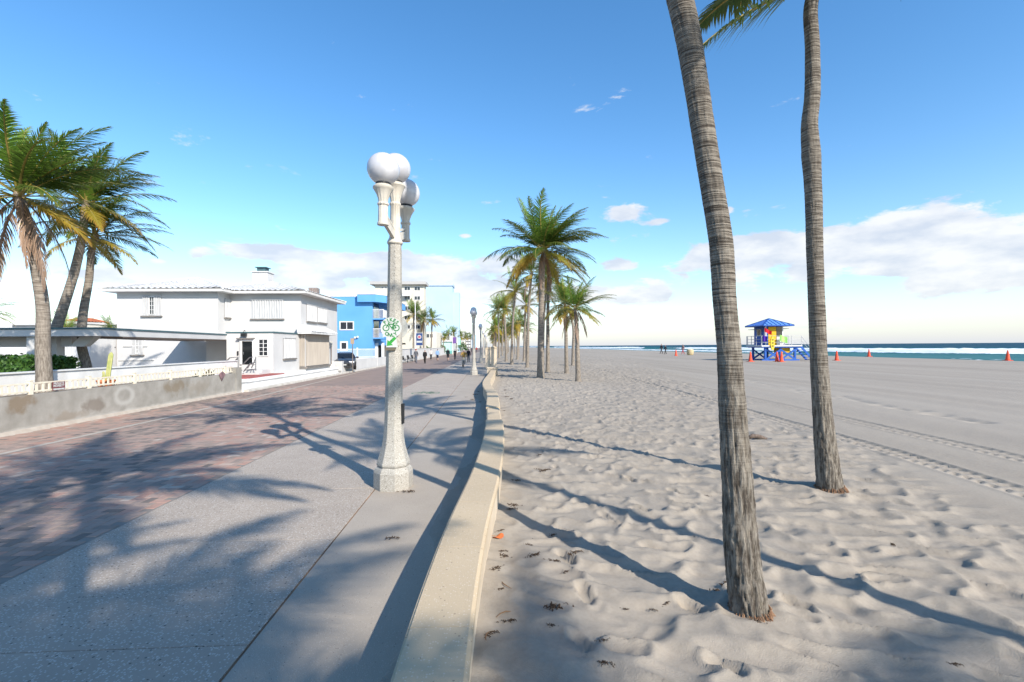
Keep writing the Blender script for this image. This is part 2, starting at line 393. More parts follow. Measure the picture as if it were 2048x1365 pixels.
def stained_wall():
    m = mat('grey cement render', (.25, .232, .20, 1), (.36, .338, .30, 1), 2.4, 0.92, 0.3, 40, contrast=(.3, .7))
    t = m.node_tree; p = t.nodes['Principled BSDF']; src = p.inputs['Base Color'].links[0].from_socket
    g = t.nodes.new('ShaderNodeNewGeometry'); s = t.nodes.new('ShaderNodeSeparateXYZ'); t.links.new(g.outputs['Position'], s.inputs[0])
    nz = t.nodes.new('ShaderNodeTexNoise'); nz.inputs['Scale'].default_value = 3.2; nz.inputs['Detail'].default_value = 8; t.links.new(g.outputs['Position'], nz.inputs['Vector'])
    w = mth(t, 'MULTIPLY', mth(t, 'SUBTRACT', nz.outputs[0], 0.5), 2.6)
    def mixc(f, a, b):
        n = t.nodes.new('ShaderNodeMix'); n.data_type = 'RGBA'; t.links.new(f, n.inputs[0]); t.links.new(a, n.inputs[6]); n.inputs[7].default_value = b; return n.outputs[2]
    def dist(y, z, ry, rz):
        a = mth(t, 'DIVIDE', mth(t, 'SUBTRACT', s.outputs[1], y), ry); b = mth(t, 'DIVIDE', mth(t, 'SUBTRACT', s.outputs[2], z), rz)
        return mth(t, 'SQRT', mth(t, 'ADD', mth(t, 'MULTIPLY', a, a), mth(t, 'MULTIPLY', b, b)))
    def blotch(src, y, z, ry, rz, col, amp):
        d = mth(t, 'ADD', dist(y, z, ry, rz), w)
        mrn = t.nodes.new('ShaderNodeMapRange'); mrn.inputs['From Min'].default_value = 1.1; mrn.inputs['From Max'].default_value = 0.55; mrn.inputs['To Max'].default_value = amp
        t.links.new(d, mrn.inputs['Value']); return mixc(mrn.outputs[0], src, col)
    c = src
    for y, z, ry, rz, col, amp in [(12.75, .78, .45, .24, (.20, .145, .09, 1), .75), (15.0, .45, .5, .22, (.16, .125, .095, 1), .6), (14.1, .22, .6, .16, (.25, .20, .15, 1), .55),
                                   (18.7, .62, .7, .28, (.21, .165, .11, 1), .75), (20.2, .55, .8, .3, (.28, .24, .19, 1), .5), (11.2, .4, .7, .3, (.27, .23, .19, 1), .5)]:
        c = blotch(c, y, z, ry, rz, col, amp)
    ring = mth(t, 'ABSOLUTE', mth(t, 'SUBTRACT', mth(t, 'ADD', dist(16.15, .60, .42, .30), mth(t, 'MULTIPLY', w, 0.12)), 0.85))
    mrn = t.nodes.new('ShaderNodeMapRange'); mrn.inputs['From Min'].default_value = 0.34; mrn.inputs['From Max'].default_value = 0.05; mrn.inputs['To Max'].default_value = 0.6
    t.links.new(ring, mrn.inputs['Value']); c = mixc(mrn.outputs[0], c, (.47, .45, .41, 1))
    mrn = t.nodes.new('ShaderNodeMapRange'); mrn.inputs['From Min'].default_value = 0.16; mrn.inputs['From Max'].default_value = 0.03; mrn.inputs['To Max'].default_value = 0.7
    t.links.new(mth(t, 'ADD', s.outputs[2], mth(t, 'MULTIPLY', w, 0.06)), mrn.inputs['Value']); c = mixc(mrn.outputs[0], c, (.60, .56, .50, 1))
    t.links.new(c, p.inputs['Base Color']); return m
M_GREY = stained_wall()

def leaf_mat(name, c1, c2, tip, trans=0.35):
    m = bpy.data.materials.new(name); m.use_nodes = True; t = m.node_tree; p = t.nodes['Principled BSDF']
    a = t.nodes.new('ShaderNodeAttribute'); a.attribute_name = 't'
    oi = t.nodes.new('ShaderNodeObjectInfo')
    mx = t.nodes.new('ShaderNodeMix'); mx.data_type = 'RGBA'; mx.inputs[6].default_value = c1; mx.inputs[7].default_value = c2
    t.links.new(oi.outputs['Random'], mx.inputs[0])
    mr_ = t.nodes.new('ShaderNodeMapRange'); mr_.inputs['From Min'].default_value = 0.45; mr_.inputs['From Max'].default_value = 1.0; t.links.new(a.outputs['Fac'], mr_.inputs['Value'])
    m2_ = t.nodes.new('ShaderNodeMix'); m2_.data_type = 'RGBA'; m2_.inputs[7].default_value = tip
    t.links.new(mr_.outputs[0], m2_.inputs[0]); t.links.new(mx.outputs[2], m2_.inputs[6])
    t.links.new(m2_.outputs[2], p.inputs['Base Color']); p.inputs['Roughness'].default_value = 0.38; p.inputs['Specular IOR Level'].default_value = 0.45
    tr = t.nodes.new('ShaderNodeBsdfTranslucent'); t.links.new(m2_.outputs[2], tr.inputs[0])
    ms = t.nodes.new('ShaderNodeMixShader'); ms.inputs[0].default_value = trans
    t.links.new(p.outputs[0], ms.inputs[1]); t.links.new(tr.outputs[0], ms.inputs[2]); t.links.new(ms.outputs[0], t.nodes['Material Output'].inputs[0])
    return m
LEAF = {'young': leaf_mat('young frond', (.14, .25, .03, 1), (.19, .29, .04, 1), (.22, .26, .045, 1), .42),
        'mature': leaf_mat('green frond', (.05, .115, .018, 1), (.11, .165, .024, 1), (.20, .175, .04, 1), .40),
        'old': leaf_mat('yellowing frond', (.42, .30, .04, 1), (.24, .25, .035, 1), (.42, .18, .05, 1), .42),
        'dead': leaf_mat('dead brown frond', (.26, .15, .085, 1), (.34, .24, .17, 1), (.30, .20, .13, 1), 0.15)}
M_RACH = mat('frond stem', (.22, .20, .04, 1), (.30, .22, .06, 1), 3, 0.5)

def bark(name, c1, c2, ring=75.0):
    m = bpy.data.materials.new(name); m.use_nodes = True; t = m.node_tree; p = t.nodes['Principled BSDF']
    p.inputs['Roughness'].default_value = 0.92; p.inputs['Specular IOR Level'].default_value = 0.15
    g = t.nodes.new('ShaderNodeTexCoord'); pos = g.outputs['Object']
    mp = t.nodes.new('ShaderNodeMapping'); mp.inputs['Scale'].default_value = (30, 30, 5.0); t.links.new(pos, mp.inputs[0])
    n1 = t.nodes.new('ShaderNodeTexNoise'); n1.inputs['Scale'].default_value = 1.0; n1.inputs['Detail'].default_value = 8; n1.inputs['Roughness'].default_value = .65; t.links.new(mp.outputs[0], n1.inputs['Vector'])
    mp2 = t.nodes.new('ShaderNodeMapping'); mp2.inputs['Scale'].default_value = (3.5, 3.5, ring); t.links.new(pos, mp2.inputs[0])
    n2 = t.nodes.new('ShaderNodeTexNoise'); n2.inputs['Scale'].default_value = 1.0; n2.inputs['Detail'].default_value = 6; t.links.new(mp2.outputs[0], n2.inputs['Vector'])
    sz_ = t.nodes.new('ShaderNodeSeparateXYZ'); t.links.new(pos, sz_.inputs[0])
    wv_ = t.nodes.new('ShaderNodeMapRange'); wv_.inputs['From Min'].default_value = 2.6; wv_.inputs['From Max'].default_value = .9; wv_.inputs['To Min'].default_value = .22; wv_.inputs['To Max'].default_value = .95
    t.links.new(sz_.outputs[2], wv_.inputs['Value']); k_ = wv_.outputs[0]
    f = mth(t, 'ADD', mth(t, 'MULTIPLY', n1.outputs[0], k_), mth(t, 'MULTIPLY', n2.outputs[0], mth(t, 'SUBTRACT', 1.0, k_)))
    cr = t.nodes.new('ShaderNodeValToRGB'); e = cr.color_ramp.elements; e[0].position, e[1].position = .40, .60; e[0].color, e[1].color = c1, c2
    t.links.new(f, cr.inputs[0]); t.links.new(cr.outputs[0], p.inputs['Base Color'])
    bp = t.nodes.new('ShaderNodeBump'); bp.inputs['Strength'].default_value = 1.0; bp.inputs['Distance'].default_value = .035
    t.links.new(f, bp.inputs['Height']); t.links.new(bp.outputs[0], p.inputs['Normal']); return m
M_BARK = bark('palm bark', (.075, .062, .05, 1), (.27, .24, .20, 1))
M_BARKF = bark('far palm bark', (.15, .125, .10, 1), (.30, .26, .215, 1), 30)
M_FIBRE = mat('palm crown fibre', (.16, .115, .075, 1), (.30, .23, .16, 1), 14, .95, .6, 60)

# ------------------------------------------------------------------ ground, road, paths
XB, XJ = -4.39, -1.715                      # brick / cycle path / footway boundaries
XW = -11.8                                  # west edge of the road
M_GROUND = mat('pale ground', (.33, .30, .26, 1), (.40, .37, .33, 1), .5, .95)
struct(MB().quad([(-3000, -200, -.12), (-.3, -200, -.12), (-.3, 4000, -.12), (-3000, 4000, -.12)]).build('ground', M_GROUND))

WC = np.array([(-30, -.1), (0, -.33), (1.5, -.325), (2.45, -.315), (3.15, -.30), (3.8, -.27), (4.7, -.215), (5.9, -.10), (6.7, -.04), (8.3, .045), (9.5, .075), (10.8, .085),
               (13.2, .07), (15.5, .08), (17.2, .06), (19.0, -.06), (20.6, -.15), (22.6, -.17), (25, -.10), (28, .04), (31, .14), (35, .24), (45, .1), (60, .1), (4000, .1)])
def wall_x(y):
    y = np.asarray(y, float); s = 0
    for k in (-.6, -.3, 0, .3, .6): s = s + np.interp(y + k, WC[:, 0], WC[:, 1])
    return s / 5

# brick road: every paver near enough to tell apart is a block of its own
M_MORTAR = mat('sand joint', (.20, .175, .15, 1), (.26, .23, .20, 1), 5, .95)
road = struct(MB().box(XW - .3, XB, -12, 27.0, -.07, -.007).build('road', M_MORTAR))
def far_road():
    m = attr_mat('far paving', 'none', [(0.0, (.19, .155, .135, 1)), (0.35, (.235, .182, .155, 1)), (0.6, (.28, .21, .175, 1)), (1, (.31, .225, .185, 1))], nscale=1.1, namp=1.0)
    t = m.node_tree
    for n in t.nodes:
        if n.type == 'ATTRIBUTE':
            for l in list(n.outputs['Fac'].links):
                sk = l.to_socket; t.links.remove(l); sk.default_value = 0.45
    return m
struct(MB().quad([(XW - .3, 26.97, -.002), (XB, 26.97, -.002), (XB, 900, -.002), (XW - .3, 900, -.002)]).build('road', far_road()))
W = 0.118
TONES = 10
def paver_mesh(hor, k):
    l, w = (2 * W - .007, W - .007) if hor else (W - .007, 2 * W - .007)
    b = .004
    m = MB()
    x, y = l / 2, w / 2
    v = [(-x, -y, -.03), (x, -y, -.03), (x, y, -.03), (-x, y, -.03), (-x, -y, -b), (x, -y, -b), (x, y, -b), (-x, y, -b), (-x + b, -y + b, 0), (x - b, -y + b, 0), (x - b, y - b, 0), (-x + b, y - b, 0)]
    m.v = v; m.f = [(8, 9, 10, 11)] + [(i, (i + 1) % 4, 4 + (i + 1) % 4, 4 + i) for i in range(4)] + [(4 + i, 4 + (i + 1) % 4, 8 + (i + 1) % 4, 8 + i) for i in range(4)]; m.m = [0] * 9
    me = m.mesh('brick', M_BRICK)
    a = me.attributes.new('tone', 'FLOAT', 'FACE'); a.data.foreach_set('value', [k / (TONES - 1)] * 9)
    return me
PM = {(h, k): paver_mesh(h, k) for h in (True, False) for k in range(TONES)}
bricks = []
nx = int((XB - (XW - .3)) / W) + 2; y0r = 2.2; nyr = int((26.97 - y0r) / W)
for a in range(0, nx):
    for b in range(0, nyr):
        k = (a - b) % 4
        if k == 0: c = (XW - .3 + (a + 1) * W, y0r + (b + .5) * W, True)
        elif k == 3: c = (XW - .3 + (a + .5) * W, y0r + (b + 1) * W, False)
        else: continue
        if c[0] + W > XB - .002 or c[0] - W < XW - .02: 
            if not (c[0] + W * .5 < XB - .002 and not c[2] and c[0] - W > XW): continue
        bricks.append(c)
bands = lambda x, y: float(vn(np.array([x * .55]), np.array([y * .35]), 5)[0])
bx = np.array([b[0] for b in bricks]); by = np.array([b[1] for b in bricks])
tone = np.clip(.46 + .55 * (vn(bx * .6, by * .4, 5) - .5) + RNG.normal(0, .2, len(bricks)), 0, 1)
px_ = 980 + FOC * bx / np.maximum(by, .1)
score = np.where(px_ > -20, 1.0 / (bx ** 2 + by ** 2 + 4.4) ** 1.5, 0)
near = set(np.argsort(-score)[:290].tolist())
FV, FF, FT = [], [], []
for i, (x, y, h) in enumerate(bricks):
    k = int(round(tone[i] * (TONES - 1))); dz_ = random.uniform(-.002, .002)
    if i in near:
        o = link_mesh('brick', PM[(h, k)], road, (x, y, dz_)); o.rotation_euler = (random.gauss(0, .004), random.gauss(0, .004), random.gauss(0, .006))
    else:
        l, w = (W - .004, W / 2 - .004) if h else (W / 2 - .004, W - .004)
        n0 = len(FV)
        FV += [(x - l, y - w, -.02), (x + l, y - w, -.02), (x + l, y + w, -.02), (x - l, y + w, -.02), (x - l, y - w, dz_), (x + l, y - w, dz_), (x + l, y + w, dz_), (x - l, y + w, dz_)]
        FF += [(n0 + 4, n0 + 5, n0 + 6, n0 + 7)] + [(n0 + q, n0 + (q + 1) % 4, n0 + 4 + (q + 1) % 4, n0 + 4 + q) for q in range(4)]; FT += [tone[i]] * 5
me = bpy.data.meshes.new('brick'); me.from_pydata(FV, [], FF); me.materials.append(M_BRICK)
at = me.attributes.new('tone', 'FLOAT', 'FACE'); at.data.foreach_set('value', FT)
o = link_mesh('brick_field', me, road); o['kind'] = 'stuff'
M_STRIP = mat('pale edging', (.42, .37, .31, 1), (.35, .30, .25, 1), 4, .9)
_sp = [(-9.95, -12), (-9.85, 6), (-9.8, 16), (-10.3, 28), (-11.0, 42), (-11.3, 60), (-11.4, 300)]
_st = MB()
for (xa_, ya_), (xb_, yb_) in zip(_sp[:-1], _sp[1:]): _st.quad([(xa_ - .09, ya_, .0055), (xa_ + .09, ya_, .0055), (xb_ + .09, yb_, .0055), (xb_ - .09, yb_, .0055)])
struct(_st.build('road_edging', M_STRIP))

# cycle path: cast slabs with open joints
bike = struct(MB().box(XB + .004, XJ - .004, -12, 62, -.07, -.02).build('cycle_path', mat('joint filler', (.10, .075, .05, 1), rough=.95)))
edges = [-12, -6, -2.2, -.3, 1.6]; y = 3.50
while y < 62: edges.append(y); y += 1.90
edges[-1] = 62
for a, b in zip(edges[:-1], edges[1:]):
    MB().box(XB + .004, XJ - .010, a + .005, b - .005, -.05, random.uniform(-.002, .003)).build('slab', M_AGG, bike, bevel=.003)
struct(MB().quad([(XB, 62, -.001), (XJ, 62, -.001), (XJ, 900, -.001), (XB, 900, -.001)]).build('cycle_path', M_AGG))
_fy = np.linspace(-12, 62, 149); _fw = MB()
for _a, _b in zip(_fy[:-1], _fy[1:]):
    _xa, _xb = float(wall_x(_a)), float(wall_x(_b))
    _fw.quad([(XJ + .008, _a, -.004), (_xa, _a, -.004), (_xb, _b, -.004), (XJ + .008, _b, -.004)])
side = struct(_fw.build('footway', M_SIDE))
struct(MB().quad([(XJ, 62, -.005), (.3, 62, -.005), (.3, 900, -.005), (XJ, 900, -.005)]).build('footway', M_SIDE))
MB().box(XJ - .009, XJ + .007, -12, 62, -.06, -.006).build('joint_strip', mat('rusty joint', (.30, .17, .09, 1), (.10, .07, .05, 1), 1.2, .95, contrast=(.42, .58)), side)

# green bicycle marking painted on the cycle path
def bike_symbol(mb, cx, cz, s, put, w=.045):
    """flat bicycle glyph: two wheels, frame, bars, saddle; put(x,z) places a point"""
    def ringp(x, z, r, n=28):
        for i in range(n):
            a, b = 2 * math.pi * i / n, 2 * math.pi * (i + 1) / n
            mb.quad([put(cx + s * (x + q * math.cos(t)), cz + s * (z + q * math.sin(t))) for q, t in ((r + w, a), (r + w, b), (r - w, b), (r - w, a))])
    def bar(a, b, ww=w):
        a, b = Vector(a), Vector(b); d = (b - a).normalized(); p = Vector((-d.y, d.x)) * ww
        mb.quad([put(cx + s * q.x, cz + s * q.y) for q in (a - p, b - p, b + p, a + p)])
    ringp(-.62, -.1, .36); ringp(.62, -.1, .36)
    bar((-.62, -.1), (-.3, .42)); bar((-.36, .52), (-.3, .42)); bar((-.36, .52), (-.12, .54)); bar((-.27, .34), (.28, .34)); bar((-.27, .32), (.1, -.14))
    bar((.1, -.14), (.32, .44)); bar((.2, .47), (.46, .47), .06); bar((.1, -.14), (.62, -.1)); bar((.28, .34), (.62, -.1)); bar((.1, -.14), (.14, -.4), .05)
M_GREENP = mat('worn green road paint', (.10, .20, .12, 1), (.20, .24, .18, 1), 9, .8)
mb = MB(); c = gp(851, 787)
def put_g(x, z): return (c.x + x, c.y + z * 1.7, .0055)
bike_symbol(mb, 0, .1, .62, put_g, .06)
mb.build('bicycle_marking', M_GREENP, bike)

# ------------------------------------------------------------------ beach
def beach_base(x): return 0.5 * sstep(5, 27, x) - 1.1 * sstep(44, 66, x)
def track_coord(X, Y):                     # two tyre tracks sweeping away along the beach
    c1 = np.interp(Y, [2, 5.5, 9, 15, 30, 80], [7.3, 7.35, 7.75, 8.0, 8.6, 10.5]); return X - c1
ys = [-12.0]
while ys[-1] < 1.2: ys.append(ys[-1] + (.4 if ys[-1] < -1 else .12))
while ys[-1] < 2500: ys.append(ys[-1] + max(.024, .0058 * ys[-1]))
xs = [0.0]
while xs[-1] < 68: xs.append(xs[-1] + (.034 if 6.9 < xs[-1] < 9.9 else max(.026, .0075 * xs[-1])) if xs[-1] > .5 else xs[-1] + .03)
ys = np.array(ys); xs = np.array(xs)
S, Y = np.meshgrid(xs, ys)
X = S + wall_x(Y) * (1 - sstep(0, 6, S))
Z = beach_base(X)
fade = 1 - sstep(18, 45, np.hypot(X, Y))
rx = 6.4 + .35 * np.sin(Y * .8) + .22 * (Y - 6) * (Y > 6)          # ruffled zone under the palms, raked sand beyond
ruff = 1 - sstep(-.5, .9, X - rx - .8 * (fbm(X * .8, Y * .8, 31, 2) - .4))
near_wall = sstep(.05, 1.3, S)
ca, sa = math.cos(R(28)), math.sin(R(28))
u_ = (X * ca - Y * sa); v_ = (X * sa + Y * ca)
wu = u_ + .16 * (fbm(X * 2.2, Y * 2.2, 3, 3) - .47) * 2; wv = v_ + .16 * (fbm(X * 2.2 + 9, Y * 2.2, 4, 3) - .47) * 2
n1 = vn(wu * 2.7, wv * 5.0, 11); n2 = vn(wu * 5.6 + 3.3, wv * 9.0, 12)
rid = 1 - np.abs(2 * n1 - 1); rid2 = 1 - np.abs(2 * n2 - 1)
h = .064 * (rid ** 1.9 - .4) + .021 * (rid2 - .5) + .022 * (vn(X * 1.3, Y * 1.3, 14) - .5) + .07 * (fbm(X * .45, Y * .45, 15, 2) - .4)
Z = Z + h * (.2 + .8 * ruff) * (.35 + .65 * near_wall) * (ruff * .94 + .06)
Z += .06 * (fbm(X * .12, Y * .12, 21, 3) - .45) * sstep(2, 8, X) * (1 - sstep(40, 48, X))
Z += .012 * fade * (fbm(X * 5, Y * 5, 22, 3) - .45) * (1 - ruff)
# raking lines run along the beach
Z += (.006 * np.sin(X * 5.2 + 2 * fbm(X * .3, Y * .05, 41, 2)) + .030 * (vn(X * 1.3, Y * .04, 42) - .5)) * (1 - ruff) * sstep(7, 9, X) * (1 - sstep(42, 48, X))
for off, dep in ((0.0, 1.0), (1.75, .75)):
    tcx = track_coord(X, Y) - off
    inside = sstep(.24, .19, np.abs(tcx)) * (Y > 2) * (Y < 60)
    along = Y + 0
    lug = (np.sin(along * 2 * math.pi / .22 + np.abs(tcx) * 14) > .1) * 1.0
    Z -= dep * inside * (.016 + .030 * lug * (np.abs(tcx) > .03)) * (1 - sstep(20, 45, Y))
    Z += dep * .012 * np.exp(-((np.abs(tcx) - .27) / .05) ** 2) * (Y > 2) * (1 - sstep(20, 50, Y))
def footprint(px, py, ang, depth=.035, l=.15, w=.065):
    global Z
    c = gp(px, py)
    m_ = (np.abs(X - c.x) < .5) & (np.abs(Y - c.y) < .5)
    if not m_.any(): return
    x, y = X[m_] - c.x, Y[m_] - c.y
    a, b = x * math.cos(ang) + y * math.sin(ang), -x * math.sin(ang) + y * math.cos(ang)
    ww = w * (1 - .25 * np.exp(-((a + .01) / .04) ** 2))
    d = np.sqrt((a / l) ** 2 + (b / ww) ** 2)
    Z[m_] = Z[m_] * (1 - .6 * sstep(1.3, .8, d)) - depth * sstep(1.15, .55, d) + .016 * np.exp(-((d - 1.25) / .18) ** 2)
for f in [(1160, 1280, 1.9), (1170, 1190, 1.75), (1390, 1220, 2.2), (1450, 1335, 2.3), (1305, 1095, 2.5), (1125, 1060, 2.2), (1235, 992, 2.4), (1280, 1022, 2.3), (1210, 1030, 1.8), (1130, 1118, 2.0),
          (1110, 935, 1.5), (1260, 960, 1.9), (1350, 985, 2.0), (1195, 915, 2.6), (1120, 890, 1.7), (1620, 905, 2.4), (1560, 955, 2.1)]:
    footprint(*f, depth=random.uniform(.022, .045), l=random.uniform(.13, .16))
for f in range(42):                         # a walker's line of prints out on the raked sand
    q = gp(1500 + f * 11.5, 770 + f * 2.1 + random.uniform(-3, 3))
    m_ = (np.abs(X - q.x) < .35) & (np.abs(Y - q.y) < .5)
    Z[m_] -= .05 * np.exp(-((X[m_] - q.x) / .13) ** 2 - ((Y[m_] - q.y) / .2) ** 2)
for px, py in ((1502, 1238), (1662, 985)):  # sand heaped at the two trunks
    q = gp(px, py); Z += .05 * np.exp(-((X - q.x) ** 2 + (Y - q.y) ** 2) / .12)
Z += .03 * np.exp(-(S / .25) ** 2) * sstep(0, 3, Y)
tone_s = .5 + .35 * (fbm(X * .25, Y * .08, 61, 4) - .47) + .3 * (vn(X * 1.1, Y * .03, 62) - .5) * (1 - ruff) - .35 * sstep(49, 53, X)
bme = grid_mesh('beach', X, Y, Z, M_SAND, {'tone': tone_s})
struct(link_mesh('beach', bme))
def sand_z(x, y):
    j = int(np.clip(np.searchsorted(ys, y), 1, len(ys) - 1)); i = int(np.clip(np.searchsorted(X[j], x), 1, len(xs) - 1))
    return float(Z[j, i])
# sand blown over the footway against the wall
ysd = np.arange(1.2, 34, .05); ss = np.linspace(0, 1, 26)
SS, YS = np.meshgrid(ss, ysd)
wd = .42 + .22 * (vn(YS * .5, YS * 0, 71) - .5) * 2
XS = wall_x(YS) - .15 - SS * wd
ZS = .035 * (1 - SS) ** 1.5 - .006 * SS + .018 * (1 - SS ** 3) * (1 - np.abs(2 * vn((XS + YS * .4) * 5, YS * 4.5, 72) - 1) - .5) - .035 * sstep(.25 + .6 * vn(YS * 1.6, YS * 0 + 3, 73), 1.0, SS) - .02 * sstep(.8, 1, SS)
struct(link_mesh('sand_drift', grid_mesh('sand_drift', XS, YS, ZS, M_SAND, {'tone': .42 + 0 * XS})), 'stuff', 'thin drift of blown sand along the foot of the wall')

# ------------------------------------------------------------------ sea
def sea_material():
    m = bpy.data.materials.new('sea water'); m.use_nodes = True; t = m.node_tree; p = t.nodes['Principled BSDF']
    a = t.nodes.new('ShaderNodeAttribute'); a.attribute_name = 'foam'
    g = t.nodes.new('ShaderNodeNewGeometry')
    mp = t.nodes.new('ShaderNodeMapping'); mp.inputs['Scale'].default_value = (.9, .22, 1); t.links.new(g.outputs['Position'], mp.inputs[0])
    n1 = t.nodes.new('ShaderNodeTexNoise'); n1.inputs['Scale'].default_value = .5; n1.inputs['Detail'].default_value = 8; t.links.new(mp.outputs[0], n1.inputs['Vector'])
    n2 = t.nodes.new('ShaderNodeTexNoise'); n2.inputs['Scale'].default_value = 1.6; n2.inputs['Detail'].default_value = 6; t.links.new(g.outputs['Position'], n2.inputs['Vector'])
    s = t.nodes.new('ShaderNodeSeparateXYZ'); t.links.new(g.outputs['Position'], s.inputs[0])
    d = t.nodes.new('ShaderNodeMapRange'); d.inputs['From Min'].default_value = 55; d.inputs['From Max'].default_value = 260; t.links.new(s.outputs[0], d.inputs['Value'])
    cr = t.nodes.new('ShaderNodeValToRGB'); e = cr.color_ramp.elements
    e[0].position, e[0].color = 0, (.04, .15, .15, 1); e[1].position, e[1].color = 1, (.001, .042, .075, 1)
    x = e.new(.3); x.color = (.004, .08, .092, 1)
    t.links.new(mth(t, 'ADD', d.outputs[0], mth(t, 'MULTIPLY', mth(t, 'SUBTRACT', n1.outputs[0], .5), .5)), cr.inputs[0])
    fo = t.nodes.new('ShaderNodeMapRange'); fo.inputs['From Min'].default_value = .42; fo.inputs['From Max'].default_value = .6
    t.links.new(mth(t, 'ADD', a.outputs['Fac'], mth(t, 'MULTIPLY', mth(t, 'SUBTRACT', n2.outputs[0], .5), .55)), fo.inputs['Value'])
    mx = t.nodes.new('ShaderNodeMix'); mx.data_type = 'RGBA'; mx.inputs[7].default_value = (.82, .84, .84, 1)
    t.links.new(fo.outputs[0], mx.inputs[0]); t.links.new(cr.outputs[0], mx.inputs[6]); t.links.new(mx.outputs[2], p.inputs['Base Color'])
    p.inputs['Roughness'].default_value = .5; p.inputs['Specular IOR Level'].default_value = .05
    bp = t.nodes.new('ShaderNodeBump'); bp.inputs['Strength'].default_value = .8; bp.inputs['Distance'].default_value = .5
    t.links.new(n1.outputs[0], bp.inputs['Height']); t.links.new(bp.outputs[0], p.inputs['Normal']); return m
xs2 = [50.0]
while xs2[-1] < 9000: xs2.append(xs2[-1] + max(.35, .006 * (xs2[-1] - 20)) if xs2[-1] < 400 else xs2[-1] * 1.15)
ys2 = [-250.0]
while ys2[-1] < 9000: ys2.append(ys2[-1] + (6 if ys2[-1] < 20 else max(.5, .011 * ys2[-1])))
Xs, Ys = np.meshgrid(np.array(xs2), np.array(ys2))
Zs = .12 + 0 * Xs; foam = 0 * Xs
amp = 1 - sstep(150, 400, Xs)
for xc, hgt, wid, fth, sd in ((60, .30, 1.2, .55, 1), (88, .80, 1.8, .30, 2), (104, .75, 3.0, -.12, 3), (132, .7, 4.0, -.3, 4), (172, .6, 5.0, -.4, 7)):
    cx_ = xc + 5 * (vn(Ys * .02, Ys * 0, sd) - .5) * 2 + 1.2 * (vn(Ys * .15, Ys * 0, sd + 9) - .5)
    act = sstep(.25, .6, vn(Ys * .022 + .37 * sd, Ys * 0, sd + 20) + fth * .45)
    q = np.exp(-((Xs - cx_) / wid) ** 2)
    Zs += hgt * q * (.35 + .65 * act) * (.85 + .3 * vn(Ys * .9, Xs * .5, sd + 30))
    foam = np.maximum(foam, act * (fth > -.2) * np.exp(-((Xs - cx_ + wid * .55) / (wid * .9)) ** 2) * (.75 + .5 * vn(Ys * .8, Xs * .8, sd + 40)))
foam = np.maximum(foam, .50 * sstep(57.5, 54.5, Xs - 3 * (vn(Ys * .05, Ys * 0, 77) - .5)) * vn(Xs * .9, Ys * .35, 78))
Zs += amp * .10 * (fbm(Xs * .16, Ys * .05, 81, 3) - .45)
struct(link_mesh('sea', grid_mesh('sea', Xs, Ys, Zs, sea_material(), {'foam': foam})))

# ------------------------------------------------------------------ serpentine beach wall
def loft(name, prof, ya, m, parent, step=.15, smooth=False):
    n = max(2, int((ya[1] - ya[0]) / step) + 1); yy = np.linspace(ya[0], ya[1], n); xc = wall_x(yy)
    slope = (wall_x(yy + .05) - wall_x(yy - .05)) / .1
    mbb = MB(); k = len(prof)
    for y, x, s in zip(yy, xc, slope):
        c = 1 / math.sqrt(1 + s * s)
        for (u, z) in prof: mbb.v.append((x + u * c, y - u * c * s, z))
    for i in range(n - 1):
        for j in range(k):
            mbb.f.append((i * k + j, i * k + (j + 1) % k, (i + 1) * k + (j + 1) % k, (i + 1) * k + j)); mbb.m.append(0)
    mbb.f.append(tuple(range(k))); mbb.f.append(tuple((n - 1) * k + j for j in reversed(range(k)))); mbb.m += [0, 0]
    return mbb.build(name, m, parent)
def cap_prof(w, z1, th=.075):
    h = w / 2
    return [(-h, z1 - th), (h, z1 - th), (h, z1 - .022), (h - .022, z1), (-h + .018, z1), (-h + .012, z1 - .012), (-h, z1 - .014)]
wall = thing('beach_wall', 'low cream serpentine wall with rounded cap between path and sand', 'wall', (0, 0, 0))
def body(y0, y1, w=.325, z1=.376):
    loft('wall_body', [(-w / 2, -.12), (w / 2, -.12), (w / 2, z1), (-w / 2, z1)], (y0, y1), M_WALLC, wall)
body(-8, 10.86); body(10.86, 13.18, .29, .36); body(13.18, 34.4)
ye = [-8, -5, -2.5, .2, 1.6]
q = 2.86
while q < 10.8: ye.append(q); q += 1.14
ye[-1] = 10.88
for a, b in zip(ye[:-1], ye[1:]): loft('cap_stone', cap_prof(.385, .452), (a + .0025, b - .0025), M_CAPST, wall)
for a, b in ((10.885, 12.0), (12.005, 13.14)): loft('cap_stone', cap_prof(.34, .43), (a, b), M_CAPST, wall)
q = 13.15
while q < 34.3:
    b = min(q + 1.5, 34.4); loft('cap_stone', cap_prof(.385, .455), (q + .003, b - .003), M_CAPST, wall); q = b
xp = float(wall_x(35.6))
MB().box(xp - .45, xp + .30, 34.42, 35.2, -.1, .50).box(xp - .49, xp + .34, 34.38, 35.24, .502, .60).build('end_block', M_WALLC, wall, bevel=.01)
def pillar(x, y, h, parent):
    m = MB().box(x - .21, x + .21, y - .21, y + .21, -.1, h - .16).box(x - .26, x + .26, y - .26, y + .26, -.1, .34)
    p = m.build('pillar', M_WALLC, parent, bevel=.012)
    t = MB().box(x - .235, x + .235, y - .235, y + .235, h - .158, h - .09); k = len(t.v)
    t.v += [(x - .235, y - .235, h - .089), (x + .235, y - .235, h - .089), (x + .235, y + .235, h - .089), (x - .235, y + .235, h - .089), (x, y, h + .04)]
    for i in range(4): t.f.append((k + i, k + (i + 1) % 4, k + 4)); t.m.append(0)
    t.build('pillar_cap', M_CAPST, parent)
pillar(xp + .05, 36.0, 2.1, wall)
